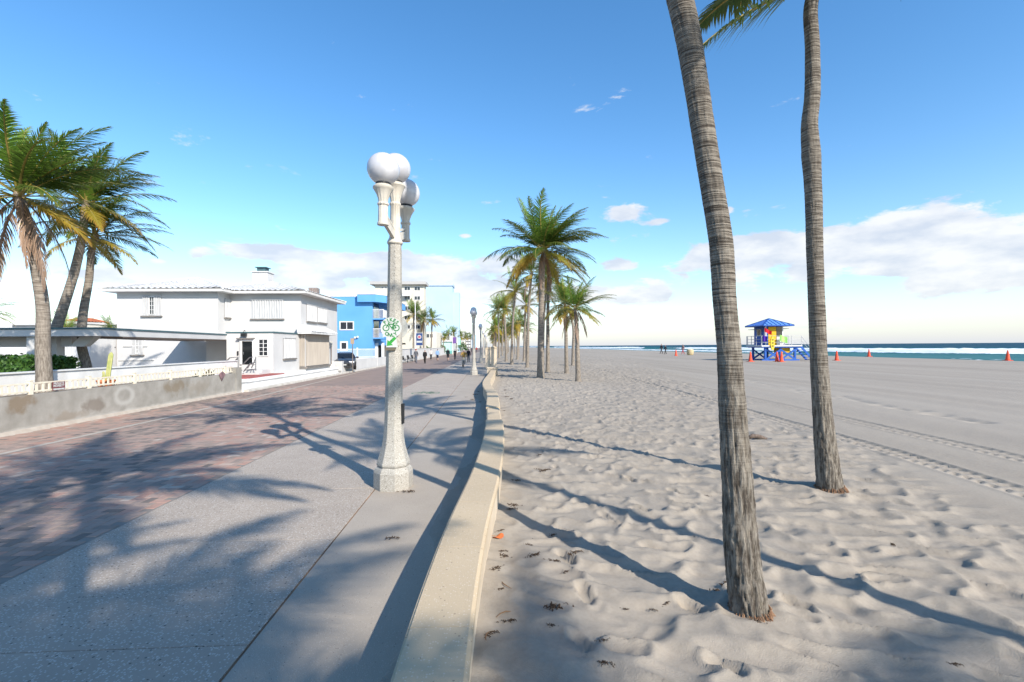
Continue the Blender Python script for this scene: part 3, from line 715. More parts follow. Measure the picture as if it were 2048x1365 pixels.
wall2 = thing('beach_wall', 'farther stretch of cream wall past the gap behind the tall pillar', 'wall', (0, 44, 0))
pillar(-.22, 44.5, 2.0, wall2)
for a, b in ((44.8, 75), (78, 120), (124, 200)):
    MB().box(-.1, .25, a, b, -.1, .40).build('wall_body', M_WALLC, wall2); MB().box(-.13, .28, a, b, .402, .47).build('cap_stone', M_CAPST, wall2)
pillar(.08, 76.4, 2.0, wall2); pillar(.08, 122, 2.0, wall2)

# ------------------------------------------------------------------ globe street lamps
M_GLOBE = mat('opal globe', (.62, .62, .64, 1), (.46, .46, .49, 1), 5, .18, spec=.5, stretch=(1, 1, .25))
def build_lamp(label, loc, tilt=0.0):
    t = thing('street_lamp', label, 'street lamp', loc, 'globe street lamps along the path')
    t.rotation_euler = (0, tilt, R(-7))
    p8 = R(22.5)
    MB().lathe([(.285, -.05), (.292, .02), (.292, .24), (.27, .29), (.235, .32)], 8, off=p8).build('base', M_LAMPC, t, local=True, bevel=.008)
    MB().lathe([(.235, .321), (.25, .345), (.248, .37), (.215, .47), (.178, .60), (.155, .74), (.143, .9), (.135, 1.1), (.116, 2.3), (.1, 3.64)], 8, off=p8).build('shaft', M_LAMPC, t, local=True, bevel=.006)
    MB().box(-.02, .05, -.15, -.10, .95, 1.25, Matrix.Rotation(R(80), 4, 'Z')).build('access_hatch', M_BLACK, t, local=True)
    c = MB().lathe([(.105, 3.641), (.118, 3.66), (.112, 3.69), (.085, 3.74), (.075, 3.86), (.07, 4.22), (.083, 4.235), (.083, 4.255), (.068, 4.275), (.075, 4.33), (.10, 4.42), (.135, 4.50), (.148, 4.515), (.148, 4.535), (.12, 4.56)], 48, flute=.045, nf=12, fz=(3.8, 4.49))
    col = c.build('centre_column', M_METALW, t, local=True, auto=40)
    MB().lathe([(.105, 4.561), (.105, 4.585)], 20).build('collar', M_BLACK, col, local=True)
    MB().ball((0, 0, 4.785), .225, 32, 20, sz=.98).build('globe', M_GLOBE, t, local=True, smooth=True)
    for s in (-1, 1):
        y = .53 * s
        c = MB().lathe([(.02, 3.80), (.078, 3.803), (.08, 3.83), (.066, 3.85), (.064, 4.07), (.078, 4.085), (.078, 4.105), (.062, 4.12), (.07, 4.17), (.095, 4.24), (.13, 4.295), (.142, 4.31), (.142, 4.33), (.115, 4.355)], 48, c=(0, y, 0), flute=.045, nf=12, fz=(3.84, 4.28))
        c.beam((0, y * .93, 3.90), (0, .05 * s, 3.76), .05, .11).beam((0, y * .9, 3.99), (0, .06 * s, 3.86), .034, .03)
        a = c.build('arm', M_METALW, t, local=True, auto=40)
        MB().lathe([(.105, 4.356), (.105, 4.385)], 20, c=(0, y, 0)).build('collar', M_BLACK, a, local=True)
        MB().ball((0, y, 4.585), .225, 32, 20, sz=.98).build('globe', M_GLOBE, t, local=True, smooth=True)
    return t
lampA = build_lamp('concrete post with three opal globes carrying the green bicycle sign', (-1.47, 7.36, 0), R(.8))
GL = 'distant concrete globe lamp standing beside the cream wall'
for i, (x, y) in enumerate([(-1.2, 35.86), (-1.2, 62), (-1.2, 88.8), (-1.2, 115), (-1.2, 142), (-1.2, 170), (-1.2, 200)]):
    c = copy_tree(lampA); c.location = (x, y, 0); c.rotation_euler = (0, 0, R(-4))
    c['label'] = 'concrete globe lamp standing just before the tall cream pillar' if i == 0 else GL

# signs strapped to the near lamp
M_SIGNW = mat('sign face', (.50, .51, .49, 1), (.44, .45, .43, 1), 12, .45)
M_GREEN = mat('sign green', (.02, .17, .045, 1), rough=.5)
M_GREEN2 = mat('arrow green', (.03, .27, .04, 1), rough=.5)
SX, SY, SZ = -1.455, 7.36, 2.385
sg = thing('bicycle_sign', 'keyhole shaped white sign reading BIKES ONLY with green bicycle and arrow', 'sign', (SX, SY - .155, SZ)); sg.rotation_euler = (0, 0, R(9))
pl = MB(); poly = []
for i in range(37):
    a = R(-62) + (R(304)) * i / 36; poly.append((.152 * math.cos(a + 0), .152 * math.sin(a)))
poly += [(-.071, -.29), (.071 + .02, -.29)]
pl.prism(poly, 0, .004, Matrix.Rotation(R(90), 4, 'X')); pl.build('plate', M_SIGNW, sg, local=True)
def put_s(x, z): return (x, -.0065, z)
bm_ = MB(); bike_symbol(bm_, 0, .008, .118, put_s, .058); bm_.build('bicycle_symbol', M_GREEN, sg, local=True)
def arc_text(s, rad, a0, step, size, flip, name, m, parent):
    b = MB()
    for i, ch in enumerate(s):
        a = a0 + step * i
        me = text_mesh(ch, size)
        rot = (a - math.pi / 2) if not flip else (a + math.pi / 2)
        M = Matrix.Translation((rad * math.cos(a), -.006, rad * math.sin(a))) @ Matrix.Rotation(R(90), 4, 'X') @ Matrix.Rotation(rot, 4, 'Z')
        add_mesh(b, me, M); bpy.data.meshes.remove(me)
    return b.build(name, m, parent, local=True)
arc_text('BIKES', .113, R(90) + R(48), -R(24), .07, False, 'lettering', M_GREEN, sg)
arc_text('ONLY', .112, R(270) - R(34), R(22.5), .07, True, 'lettering', M_GREEN, sg)
ar = MB(); Ma = Matrix.Translation((.0, -.0065, -.205)) @ Matrix.Rotation(R(45), 4, 'Y')
ar.quad([Ma @ Vector((x, 0, z)) for x, z in ((-.022, .0 + .085), (-.022, -.02), (.022, -.02), (.022, .085))])
ar.quad([Ma @ Vector((x, 0, z)) for x, z in ((-.055, -.02), (0, -.09), (.055, -.02))])
for i, vv in enumerate(ar.v): ar.v[i] = (vv[0] - .0, vv[1], vv[2])
ar.build('arrow', M_GREEN2, sg, local=True)
MB().box(-.09, .06, .002, .05, -.335, -.295).build('strap', mat('dull brown strap', (.12, .10, .07, 1), rough=.6), sg, local=True)
for zz in (.07, -.19): MB().ball((0, -.007, zz), .006, 8, 6).build('bolt', M_BLACK, sg, local=True, smooth=True)
s2 = thing('bicycle_sign', 'blank back of a round sign on the far side of the lamp', 'sign', (SX + .03, SY + .14, SZ + .01)); s2.rotation_euler = (0, 0, R(-4))
MB().prism([(.17 * math.cos(2 * math.pi * i / 40), .17 * math.sin(2 * math.pi * i / 40)) for i in range(40)], 0, .004, Matrix.Rotation(R(90), 4, 'X')).build('plate', M_SIGNW, s2, local=True)
MB().box(-.13, .13, -.03, .0, -.26, -.235).build('strap', M_BLACK, s2, local=True)

# ------------------------------------------------------------------ palms
WIND = np.array([.95, .25, .05]); WIND /= np.linalg.norm(WIND)
def frond_arrays(az, el, droop, length, wind, seed, dead=False, nst=58, seg=3):
    rg = np.random.default_rng(seed)
    n = 22; d = np.array([math.sin(az) * math.cos(el), math.cos(az) * math.cos(el), math.sin(el)])
    p = np.zeros(3); P = [p.copy()]; D = [d.copy()]
    for i in range(n):
        t = (i + 1) / n
        d = d + (np.array([0, 0, -1.0]) * droop * (.25 + 1.3 * t * t) + WIND * wind * .42 * (.3 + t)) / n * 1.6
        d /= np.linalg.norm(d); p = p + d * length / n; P.append(p.copy()); D.append(d.copy())
    P = np.array(P); D = np.array(D); tt = np.linspace(0, 1, n + 1)
    V, F, T, MI = [], [], [], []
    # stem: three-sided tapering strip tube
    k = 4
    for i in range(0, n + 1):
        dd = D[i]; s = np.cross(dd, [0, 0, 1]); s /= max(1e-6, np.linalg.norm(s)); u = np.cross(s, dd)
        r = (.034 * (1 - tt[i]) ** .8 + .006)
        for j in range(k):
            a = 2 * math.pi * j / k; V.append(P[i] + (s * math.cos(a) * 1.3 + u * math.sin(a) * .7) * r); T.append(tt[i] * .4)
        if i:
            for j in range(k):
                F.append(((i - 1) * k + j, (i - 1) * k + (j + 1) % k, i * k + (j + 1) % k, i * k + j)); MI.append(1)
    for side in (-1, 1):
        for q in range(nst):
            t = .16 + .84 * (q + rg.uniform(-.25, .25)) / nst
            t = min(max(t, .13), .995)
            if rg.random() < (.22 if dead else .04): continue
            b = np.array([np.interp(t, tt, P[:, c]) for c in range(3)]); dd = np.array([np.interp(t, tt, D[:, c]) for c in range(3)]); dd /= np.linalg.norm(dd)
            s = np.cross(dd, [0, 0, 1]); s /= max(1e-6, np.linalg.norm(s)); u = np.cross(s, dd)
            l = .88 * (math.sin(math.pi * min(1, (t * .82 + .16))) ** .6) * (1 - .45 * max(0, t - .6) / .4) * rg.uniform(.82, 1.1) * length / 3.6
            ang = R(62 - 34 * t)
            dl = dd * math.cos(ang) + s * side * math.sin(ang) + u * rg.uniform(.0, .28)
            dl /= np.linalg.norm(dl)
            w = .026 * (1.15 - .4 * t) * (.95 if not dead else .7)
            c = b.copy(); k0 = len(V); wn = np.cross(dl, u); wn /= max(1e-6, np.linalg.norm(wn))
            wid = [w * .75, w, w * .62]
            for g in range(seg):
                V.append(c - wn * wid[g]); V.append(c + wn * wid[g]); T += [.25 + .75 * g / seg * (.4 + .6 * t)] * 2
                dl = dl + (np.array([0, 0, -1.]) * (.55 + (.9 if dead else 0)) * rg.uniform(.6, 1.3) + WIND * (.12 + .28 * wind) * rg.uniform(.3, 1.6)) * (.42 if not dead else .7)
                dl /= np.linalg.norm(dl); c = c + dl * l / seg
            V.append(c); T.append(.25 + .75 * (.4 + .6 * t))
            for g in range(seg - 1): F.append((k0 + 2 * g, k0 + 2 * g + 1, k0 + 2 * g + 3, k0 + 2 * g + 2)); MI.append(0)
            F.append((k0 + 2 * seg - 2, k0 + 2 * seg - 1, k0 + 2 * seg)); MI.append(0)
    return V, F, T, MI
def frond_mesh(kind, *a, **k):
    V, F, T, MI = frond_arrays(*a, **k)
    me = bpy.data.meshes.new('frond'); me.from_pydata([tuple(v) for v in V], [], F)
    me.materials.append(LEAF[kind]); me.materials.append(M_RACH if kind != 'dead' else LEAF['dead'])
    me.polygons.foreach_set('material_index', MI); me.polygons.foreach_set('use_smooth', [True] * len(F))
    at_ = me.attributes.new('t', 'FLOAT', 'POINT'); at_.data.foreach_set('value', T); me.update(); return me
NAZ = 14
CLS = {'spear': (78, .25, 3.0, .5, 'young'), 'high': (60, .55, 3.7, .75, 'young'), 'mid': (34, .75, 3.9, .8, 'mature'), 'low': (8, .95, 3.8, .75, 'mature'), 'old': (-18, .9, 3.5, .6, 'old'), 'dead': (-48, 2.4, 3.2, .25, 'dead')}
LIB = {}
for ci, (cn, (el_, dr, ln, wi, kd)) in enumerate(CLS.items()):
    for a in range(NAZ):
        LIB[(cn, a)] = frond_mesh(kd, 2 * math.pi * a / NAZ, R(el_), dr, ln, wi, 100 * ci + a, dead=(kd == 'dead'))
# lighter crowns for palms too far off to show single fronds
def far_crown(seed):
    rg = random.Random(seed); V, F, T, MI = [], [], [], []
    for i in range(27):
        cn = rg.choices(['spear', 'high', 'mid', 'low', 'old', 'dead'], [1, 4, 6, 5, 3, 1])[0]; e, dr, ln, wi, kd = CLS[cn]
        v, f, t, mi = frond_arrays(rg.uniform(0, 6.28), R(e + rg.uniform(-8, 8)), dr, ln * .92, wi, seed * 50 + i, dead=(kd == 'dead'), nst=32, seg=2)
        k = len(V); V += [tuple(x * np.array([1, 1, 1])) for x in v]; F += [tuple(k + j for j in q) for q in f]; T += t
        MI += [{'young': 0, 'mature': 1, 'old': 2, 'dead': 3}[kd] if m == 0 else 4 for m in mi]
    me = bpy.data.meshes.new('crown'); me.from_pydata(V, [], F)
    for kd in ('young', 'mature', 'old', 'dead'): me.materials.append(LEAF[kd])
    me.materials.append(M_RACH); me.polygons.foreach_set('material_index', MI); me.polygons.foreach_set('use_smooth', [True] * len(F))
    at_ = me.attributes.new('t', 'FLOAT', 'POINT'); at_.data.foreach_set('value', T); me.update(); return me
FARC = [far_crown(s) for s in range(5)]

def spline(pts, n):
    pts = np.array(pts, float); m = len(pts); d = np.r_[0, np.cumsum(np.linalg.norm(np.diff(pts, axis=0), axis=1))]
    t = np.linspace(0, d[-1], n); out_ = np.zeros((n, 3))
    for c in range(3):
        sl = np.gradient(pts[:, c], d); i = np.clip(np.searchsorted(d, t, side='right') - 1, 0, m - 2)
        h_ = d[i + 1] - d[i]; s = (t - d[i]) / h_
        out_[:, c] = (2 * s**3 - 3 * s**2 + 1) * pts[i, c] + (s**3 - 2 * s**2 + s) * h_ * sl[i] + (-2 * s**3 + 3 * s**2) * pts[i + 1, c] + (s**3 - s**2) * h_ * sl[i + 1]
    return out_, t
def trunk_obj(parent, pts, r0, r1, sides=14, rings=60, flare=.35, rough=0.0, seed=1, material=None, rfun=None, ring_len=.10):
    P, t = spline(pts, rings); z = t
    loc = parent.location
    th = np.linspace(0, 2 * math.pi, sides, endpoint=False)
    Tt = t / t[-1]
    r = r0 + (r1 - r0) * Tt if rfun is None else np.interp(t, [a for a, b in rfun], [b for a, b in rfun])
    r = r * (1 + flare * np.exp(-t / .22))
    TH, ZZ = np.meshgrid(th, t)
    RR = np.repeat(r[:, None], sides, 1)
    warp = ZZ + .03 * np.sin(TH * 2 + ZZ)
    saw = (warp / ring_len) % 1.0
    ringamp = .028 if rough == 0 else .022
    RR = RR * (1 + ringamp * (saw - .5) + .05 * (vn(np.cos(TH) * 1.5 + 7, ZZ * 1.2 + np.sin(TH) * 1.5, seed) - .5))
    if rough:
        cx_, sx_ = np.cos(TH), np.sin(TH)
        k = rough * (.30 + .70 * np.exp(-(ZZ / 1.35) ** 2))
        crack = np.abs(2 * vn(cx_ * 4.5 + 11 + sx_ * 1.7, ZZ * 2.0 + sx_ * 4.5, seed + 3) - 1)
        fine = np.abs(2 * vn(cx_ * 11 + sx_ * 6, ZZ * 6 + sx_ * 11, seed + 4) - 1)
        RR = RR * (1 - k * (.16 * np.exp(-(crack / .16) ** 2) + .09 * np.exp(-(fine / .22) ** 2)) + k * .10 * (vn(cx_ * 9, ZZ * 14 + sx_ * 9, seed + 5) - .5))
    Tn = np.gradient(P, axis=0); Tn /= np.linalg.norm(Tn, axis=1)[:, None]
    A = np.cross(Tn, np.array([0, 1.0, 0])); A /= np.linalg.norm(A, axis=1)[:, None]; B = np.cross(Tn, A)
    V = P[:, None, :] + RR[..., None] * (np.cos(TH)[..., None] * A[:, None, :] + np.sin(TH)[..., None] * B[:, None, :])
    V = V - np.array(loc)
    Xc = np.concatenate([V, V[:, :1]], 1)
    idx = np.arange(rings * sides).reshape(rings, sides); nx_ = np.roll(idx, -1, 1)
    q = np.stack([idx[:-1], idx[1:], nx_[1:], nx_[:-1]], -1).reshape(-1, 4)
    me = bpy.data.meshes.new('trunk'); me.from_pydata(V.reshape(-1, 3).tolist(), [], q.tolist()); me.materials.append(material or M_BARK)
    me.polygons.foreach_set('use_smooth', [True] * len(me.polygons)); me.update()
    return link_mesh('trunk', me, parent), P[-1]
def crown(parent, top, size=1.0, counts=None, seed=0, extra=()):
    rg = random.Random(seed)
    counts = counts or {'spear': 2, 'high': 5, 'mid': 7, 'low': 6, 'old': 4, 'dead': 1}
    loc = np.array(parent.location)
    lt = Vector(np.array(top) - loc)
    lst = []
    ph = rg.random() * NAZ
    for cn, n in counts.items():
        ph += 3.7
        for i in range(n): lst.append((cn, int(ph + i * NAZ / max(n, 1) + rg.uniform(-.6, .6)) % NAZ, 0))
    for cn, a in extra: lst.append((cn, a % NAZ, 1))
    for cn, a, fix in lst:
        o = link_mesh('frond', LIB[(cn, a)], parent, lt + Vector((0, 0, rg.uniform(-.12, .1))))
        s = size * rg.uniform(.85, 1.12); o.scale = (s, s, s)
        o.rotation_euler = (rg.gauss(0, .05), rg.gauss(0, .05), rg.gauss(0, .10) if not fix else 0)
    MB().lathe([(.07 * size, -.5 * size), (.13 * size, -.28 * size), (.17 * size, -.02 * size), (.09 * size, .22 * size)], 10, c=tuple(lt)).build('crown_shaft', M_FIBRE, parent, local=True, smooth=True)
def palm(label, base, pts, r0, r1, size=1.0, counts=None, seed=0, group=None, sides=14, rings=70, flare=.35, extra=(), rough=0, rfun=None, ring_len=.1, material=None):
    t = thing('palm_tree', label, 'palm tree', base, group)
    tr, top = trunk_obj(t, pts, r0, r1, sides, rings, flare, rough, seed, material, rfun, ring_len)
    crown(t, top, size, counts, seed, extra); return t

# the two big trunks beside the wall
M_ROOT = mat('exposed palm roots', (.17, .085, .045, 1), (.30, .19, .12, 1), 22, .95, .6, 60)
def roots(parent, r, seed):
    rg = random.Random(seed); q = MB()
    for i in range(64):
        a = 2 * math.pi * i / 64 + rg.uniform(-.04, .04); k_ = rg.uniform(.96, 1.1)
        q.tube([(r * .86 * math.cos(a), r * .86 * math.sin(a), rg.uniform(.07, .10)), (r * 1.02 * k_ * math.cos(a), r * 1.02 * k_ * math.sin(a), .045), (r * 1.16 * k_ * math.cos(a), r * 1.16 * k_ * math.sin(a), -.04)], [.005, .007, .005], 4)
    o = q.build('root_fringe', M_ROOT, parent, local=True); o['kind'] = 'stuff'; return o
def lean_pts(px_list, Y0, lean):
    res = []
    for px, py in px_list:
        d = ray(px, py); t = (Y0 + lean * CAM_H) / (d[1] - lean * d[2]); res.append((d[0] * t, d[1] * t, CAM_H + d[2] * t))
    return res
p1 = lean_pts([(1499, 1236), (1484, 1110), (1474, 960), (1464, 800), (1458, 700), (1449, 600), (1441, 480), (1427, 390), (1411, 290), (1397, 200), (1386, 130), (1376, 70), (1359, -5)], 3.64, .075)
p1 = [(p1[0][0] + .01, p1[0][1], -.12)] + p1 + [(1.38, 4.12, 6.4), (1.33, 4.2, 7.8), (1.34, 4.25, 9.2)]
palm('thick leaning palm trunk with cracked fibrous base beside the wall', (p1[0][0], p1[0][1], 0), p1, .13, .1, 1.0, {'spear': 2, 'high': 6, 'mid': 6}, 3, 'palms on the sand', 72, 820, .10, rough=1.0,
     rfun=[(0, .142), (.5, .132), (1.2, .118), (1.75, .102), (2.4, .088), (3.0, .092), (3.6, .092), (4.2, .095), (5.2, .108), (8.8, .085)], ring_len=.047)
p2 = lean_pts([(1661, 984), (1652, 900), (1643, 800), (1637, 700), (1633, 600), (1629, 480), (1627, 400), (1622, 300), (1619, 250), (1624, 200), (1625, 100), (1624, 0)], 6.68, .02)
p2 = [(p2[0][0] + .01, p2[0][1], -.12)] + p2 + [(4.95, 6.85, 7.6), (5.0, 6.88, 8.2)]
roots([o for o in COL.objects if o.name.startswith('palm_tree')][-1], .155, 1)
palm('slender wavy palm trunk standing alone beside the tyre tracks', (p2[0][0], p2[0][1], 0), p2, .13, .1, 1.0, {'spear': 2, 'high': 5, 'mid': 9}, 8, 'palms on the sand', 64, 820, .12, rough=.8,
     rfun=[(0, .175), (.5, .15), (1.2, .128), (2.2, .108), (3.0, .105), (4.6, .112), (4.95, .125), (5.4, .108), (6.5, .095), (8.4, .085)], ring_len=.05)
_pt = [o for o in COL.objects if o.name.startswith('palm_tree')][-1]; roots(_pt, .19, 2)
for _a, _e, _l, _z, _w in ((R(262), R(-25), 2.75, 7.5, .0), (R(82), R(-2), 2.3, 7.95, .2), (R(330), R(10), 2.6, 8.0, .3)):
    link_mesh('frond', frond_mesh('mature', _a, _e, .42, _l, _w, 991), _pt, Vector((4.97, 6.86, _z)) - Vector(_pt.location))
# palms just outside the frame whose shadows cross the path
OFF = 'coconut palm standing on the sand behind the viewpoint'
for k, (x, y, h_, s) in enumerate([(5.9, .1, 8.0, .72), (1.1, -2.2, 8.2, .85), (5.0, -9.0, 8.2, 1.1), (8.7, -10.5, 8.2, 1.05), (2.7, -6.2, 8.0, .66)]):
    palm(OFF, (x, y, 0), [(x, y, -.1), (x + .1, y, h_ * .4), (x - .05, y + .1, h_ * .75), (x, y, h_)], .12, .08, s, {'spear': 1, 'high': 4, 'mid': 6, 'low': 5} if k < 1 else {'spear': 1, 'high': 6, 'mid': 9, 'low': 8} if k < 2 else {'spear': 2, 'high': 6, 'mid': 9, 'low': 9, 'old': 3}, 40 + k, 'palms behind the viewpoint', 12, 40)
# middle distance
def std_palm(label, x, y, h_, s, seed, group='palms on the sand', lean=(0, 0), counts=None, r0=.18, bz=0.0, mid=None, extra=()):
    if mid is None: mid = (lean[0] * .35, lean[1] * .35)
    return palm(label, (x, y, bz), [(x, y, bz - .15), (x + mid[0] * .5, y + mid[1] * .5, bz + h_ * .3), (x + mid[0], y + mid[1], bz + h_ * .6), (x + lean[0], y + lean[1], bz + h_)], r0, r0 * .62, s, counts, seed, group, 12, 70, .5, extra, ring_len=.16, material=M_BARKF)
std_palm('tall full crowned palm, largest one standing past the wall pillar', 3.26, 31.27, 8.3, 1.02, 61, lean=(.25, 0), r0=.24, counts={'spear': 4, 'high': 11, 'mid': 14, 'low': 10, 'old': 7, 'dead': 2}, extra=[('old', 3), ('old', 4), ('low', 10), ('high', 2), ('high', 3), ('high', 4), ('mid', 2), ('mid', 3), ('mid', 4), ('mid', 5), ('old', 9)])
std_palm('short palm with hanging dead fronds nearest the raked sand', 5.2, 28.4, 4.3, .62, 62, lean=(-.15, 0), r0=.16, counts={'spear': 2, 'high': 4, 'mid': 6, 'low': 4, 'old': 4, 'dead': 3})
std_palm('short yellow crowned palm left of its dead fronded neighbour', 5.75, 36.2, 5.3, .68, 63, lean=(-.1, 0), r0=.16, counts={'spear': 2, 'high': 3, 'mid': 5, 'low': 4, 'old': 6, 'dead': 2})
std_palm('slim palm with bent trunk behind the two short palms', 8.6, 50, 6.2, .75, 64, lean=(-.4, 0), mid=(.1, 0), r0=.18, counts={'high': 4, 'mid': 6, 'low': 4, 'old': 5})
std_palm('thin palm trunk half hidden behind the largest palm', 4.6, 38.5, 7.6, .8, 65, lean=(.1, 0), r0=.17)
std_palm('very slender pale palm rising above the far row', 3.6, 47, 9.2, .85, 66, lean=(.5, 0), r0=.17, counts={'spear': 1, 'high': 3, 'mid': 6, 'low': 5, 'old': 4, 'dead': 1})
# avenue of far palms on the sand
FARL = 'far coconut palm in the row on the sand'
rgp = random.Random(5)
def far_palm(label, x, y, h_, s, group, seed, bz=0):
    t = thing('palm_tree', label, 'palm tree', (x, y, bz), group)
    ln = rgp.uniform(-.5, .6)
    trunk_obj(t, [(x, y, bz - .15), (x + ln * .2, y, bz + h_ * .4), (x + ln * .5, y, bz + h_ * .7), (x + ln, y, bz + h_)], .17, .11, 8, 16, .5, material=M_BARKF)
    o = link_mesh('crown', FARC[seed % 5], t, (ln, 0, h_)); o['kind'] = 'stuff'; o.scale = (s, s, s); o.rotation_euler = (0, 0, rgp.uniform(-.4, .4))
yy = 54.0; k = 0
while yy < 330:
    for x in (rgp.uniform(1.2, 3.2), rgp.uniform(4.0, 6.5)):
        far_palm(FARL, x, yy + rgp.uniform(-2, 2), rgp.uniform(4.6, 8.6), rgp.uniform(.75, 1.0), 'far palms on the sand', k); k += 1
    yy += 8 + yy * .04
# west side of the promenade
for i, (x, y, h_, s) in enumerate([(-13.2, 84, 7.6, .95), (-12.7, 93, 7.4, .95), (-12.6, 104, 7.9, .9), (-12.4, 128, 4.6, .6)]):
    far_palm('yellow green palm in front of the cream apartment block', x, y, h_, s, 'palms before the apartment block', i + 1)
for i, (x, y, h_) in enumerate([(-12.6, 150, 6), (-12.5, 165, 6.5), (-12.2, 185, 6.6), (-12.4, 205, 6.2), (-12.0, 235, 7), (-11.8, 265, 7), (-12.2, 300, 7.5)]):
    far_palm('distant palm lining the west side of the promenade', x, y, h_, .95, 'palms far along the promenade', i)
# garden palms by the white house
def garden(label, pxs, Y0, base_z, size, seed, counts, r0, extra=()):
    pts = []
    for px, py in pxs:
        d = ray(px, py); t = Y0 / d[1]; pts.append((d[0] * t, Y0, CAM_H + d[2] * t))
    pts = [(pts[0][0], Y0, base_z - .1)] + pts
    return palm(label, (pts[0][0], Y0, base_z), pts, r0, r0 * .6, size, counts, seed, 'garden palms', 16, 110, .3, extra, ring_len=.12, material=M_BARKF)
garden('big garden palm with rusty dead fronds hanging behind the picket fence', [(89, 770), (86, 700), (86, 620), (70, 520), (50, 430), (38, 392)], 14.5, .9, .86, 71, {'spear': 3, 'high': 6, 'mid': 7, 'low': 6, 'old': 3}, .19,
       extra=[('dead', 2), ('dead', 4), ('dead', 5), ('dead', 9), ('dead', 11), ('mid', 3), ('mid', 4), ('high', 2)])
garden('leaning garden palm with orange tinged fronds blown seaward', [(88, 735), (105, 680), (125, 620), (150, 540), (165, 470), (172, 405)], 20.5, .9, .85, 72, {'spear': 2, 'high': 5, 'mid': 6, 'low': 5, 'old': 4}, .21, extra=[('old', 3), ('old', 4), ('mid', 4)])
garden('darker garden palm with thin curved trunk rising behind the portico', [(173, 738), (163, 690), (165, 640), (178, 560), (184, 500), (190, 470)], 21.2, 1.0, .78, 73, {'spear': 1, 'high': 4, 'mid': 7, 'low': 8, 'old': 3}, .19)
t_ = gp(40, 600, 5); far_palm('dark broad palm behind the low white roofs', -38.5, 38, 5.0, .8, 'palms behind the houses', 2)
far_palm('bushy low palm crown by the red tiled roof', -33.5, 40, 3.6, .55, 'palms behind the houses', 3)
far_palm('small green palm crown next to the house corner', -29.0, 39, 3.4, .5, 'palms behind the houses', 4)

# ------------------------------------------------------------------ buildings: helpers on wall faces
def S_(px, py, Y):
    d = ray(px, py); t = Y / d[1]; return d[0] * t, CAM_H + d[2] * t
def E_(px, py, X):
    d = ray(px, py); t = X / d[0]; return d[1] * t, CAM_H + d[2] * t
def fM(face, plane, u, v):
    if face == 'S': return Matrix(((1, 0, 0, u), (0, 0, -1, plane), (0, 1, 0, v), (0, 0, 0, 1)))
    return Matrix(((0, 0, 1, plane), (1, 0, 0, u), (0, 1, 0, v), (0, 0, 0, 1)))
def rect_px(face, plane, px0, py0, px1, py1):
    f = S_ if face == 'S' else E_
    a = f(px0, (py0 + py1) / 2, plane); b = f(px1, (py0 + py1) / 2, plane)
    cm = f((px0 + px1) / 2, py0, plane)[1], f((px0 + px1) / 2, py1, plane)[1]
    return min(a[0], b[0]), max(a[0], b[0]), min(cm), max(cm)
def corrugated(M, w, h, pitch, depth, n0):
    m = MB(); k = max(4, int(round(w / pitch))) ; p = w / k
    pts = []
    for i in range(k):
        x = -w / 2 + i * p
        pts += [(x, n0), (x + p * .35, n0), (x + p * .5, n0 + depth), (x + p * .85, n0 + depth)]
    pts.append((w / 2, n0))
    for (a, d1), (b, d2) in zip(pts[:-1], pts[1:]):
        m.quad([M @ Vector(q) for q in ((a, -h / 2, d1), (b, -h / 2, d2), (b, h / 2, d2), (a, h / 2, d1))])
    m.box(-w / 2, w / 2, -h / 2 - .03, -h / 2, .0, n0 + depth + .02, M); m.box(-w / 2, w / 2, h / 2, h / 2 + .03, .0, n0 + depth + .02, M)
    return m
def window(parent, face, plane, r, style='pane', sill=True, cols=2, rows=1, frame=.06, fm=None, gm=None):
    u0, u1, v0, v1 = r; w, h = u1 - u0, v1 - v0; M = fM(face, plane, (u0 + u1) / 2, (v0 + v1) / 2)
    o = None
    if style == 'shutter':
        o = corrugated(M, w, h, .16, .05, .03).build('window_shutter', fm or M_SHUT, parent)
    elif style == 'shutter_open':
        for s in (-1, 1):
            M2 = fM(face, plane, (u0 + u1) / 2 + s * w * .31, (v0 + v1) / 2); corrugated(M2, w * .36, h, .13, .06, .02).build('window_shutter', fm or M_SHUT, parent)
        r2 = (u0 + w * .36, u1 - w * .36, v0 + .04, v1 - .04); window(parent, face, plane, r2, 'pane', False, 2, 4, .035)
        o = parent
    else:
        f = MB()
        for a, b, c, d in ((-w / 2, w / 2, h / 2 - frame, h / 2), (-w / 2, w / 2, -h / 2, -h / 2 + frame), (-w / 2, -w / 2 + frame, -h / 2 + frame, h / 2 - frame), (w / 2 - frame, w / 2, -h / 2 + frame, h / 2 - frame)):
            f.box(a, b, c, d, -.01, .05, M)
        iw, ih = w - 2 * frame, h - 2 * frame
        for i in range(1, cols):
            x = -iw / 2 + iw * i / cols; f.box(x - frame * .32, x + frame * .32, -ih / 2, ih / 2, .005, .035, M)
        for j in range(1, rows):
            y = -ih / 2 + ih * j / rows; f.box(-iw / 2, iw / 2, y - frame * .28, y + frame * .28, .004, .034, M)
        o = f.build('window', fm or M_WHITE2, parent)
        MB().box(-iw / 2, iw / 2, -ih / 2, ih / 2, .001, .006, M).build('pane', gm or M_GLASS, o)
    if sill:
        MB().box(-w / 2 - .06, w / 2 + .06, -h / 2 - .12, -h / 2 - .035, 0, .12, M).build('window_sill', M_SILL, parent)
    return o
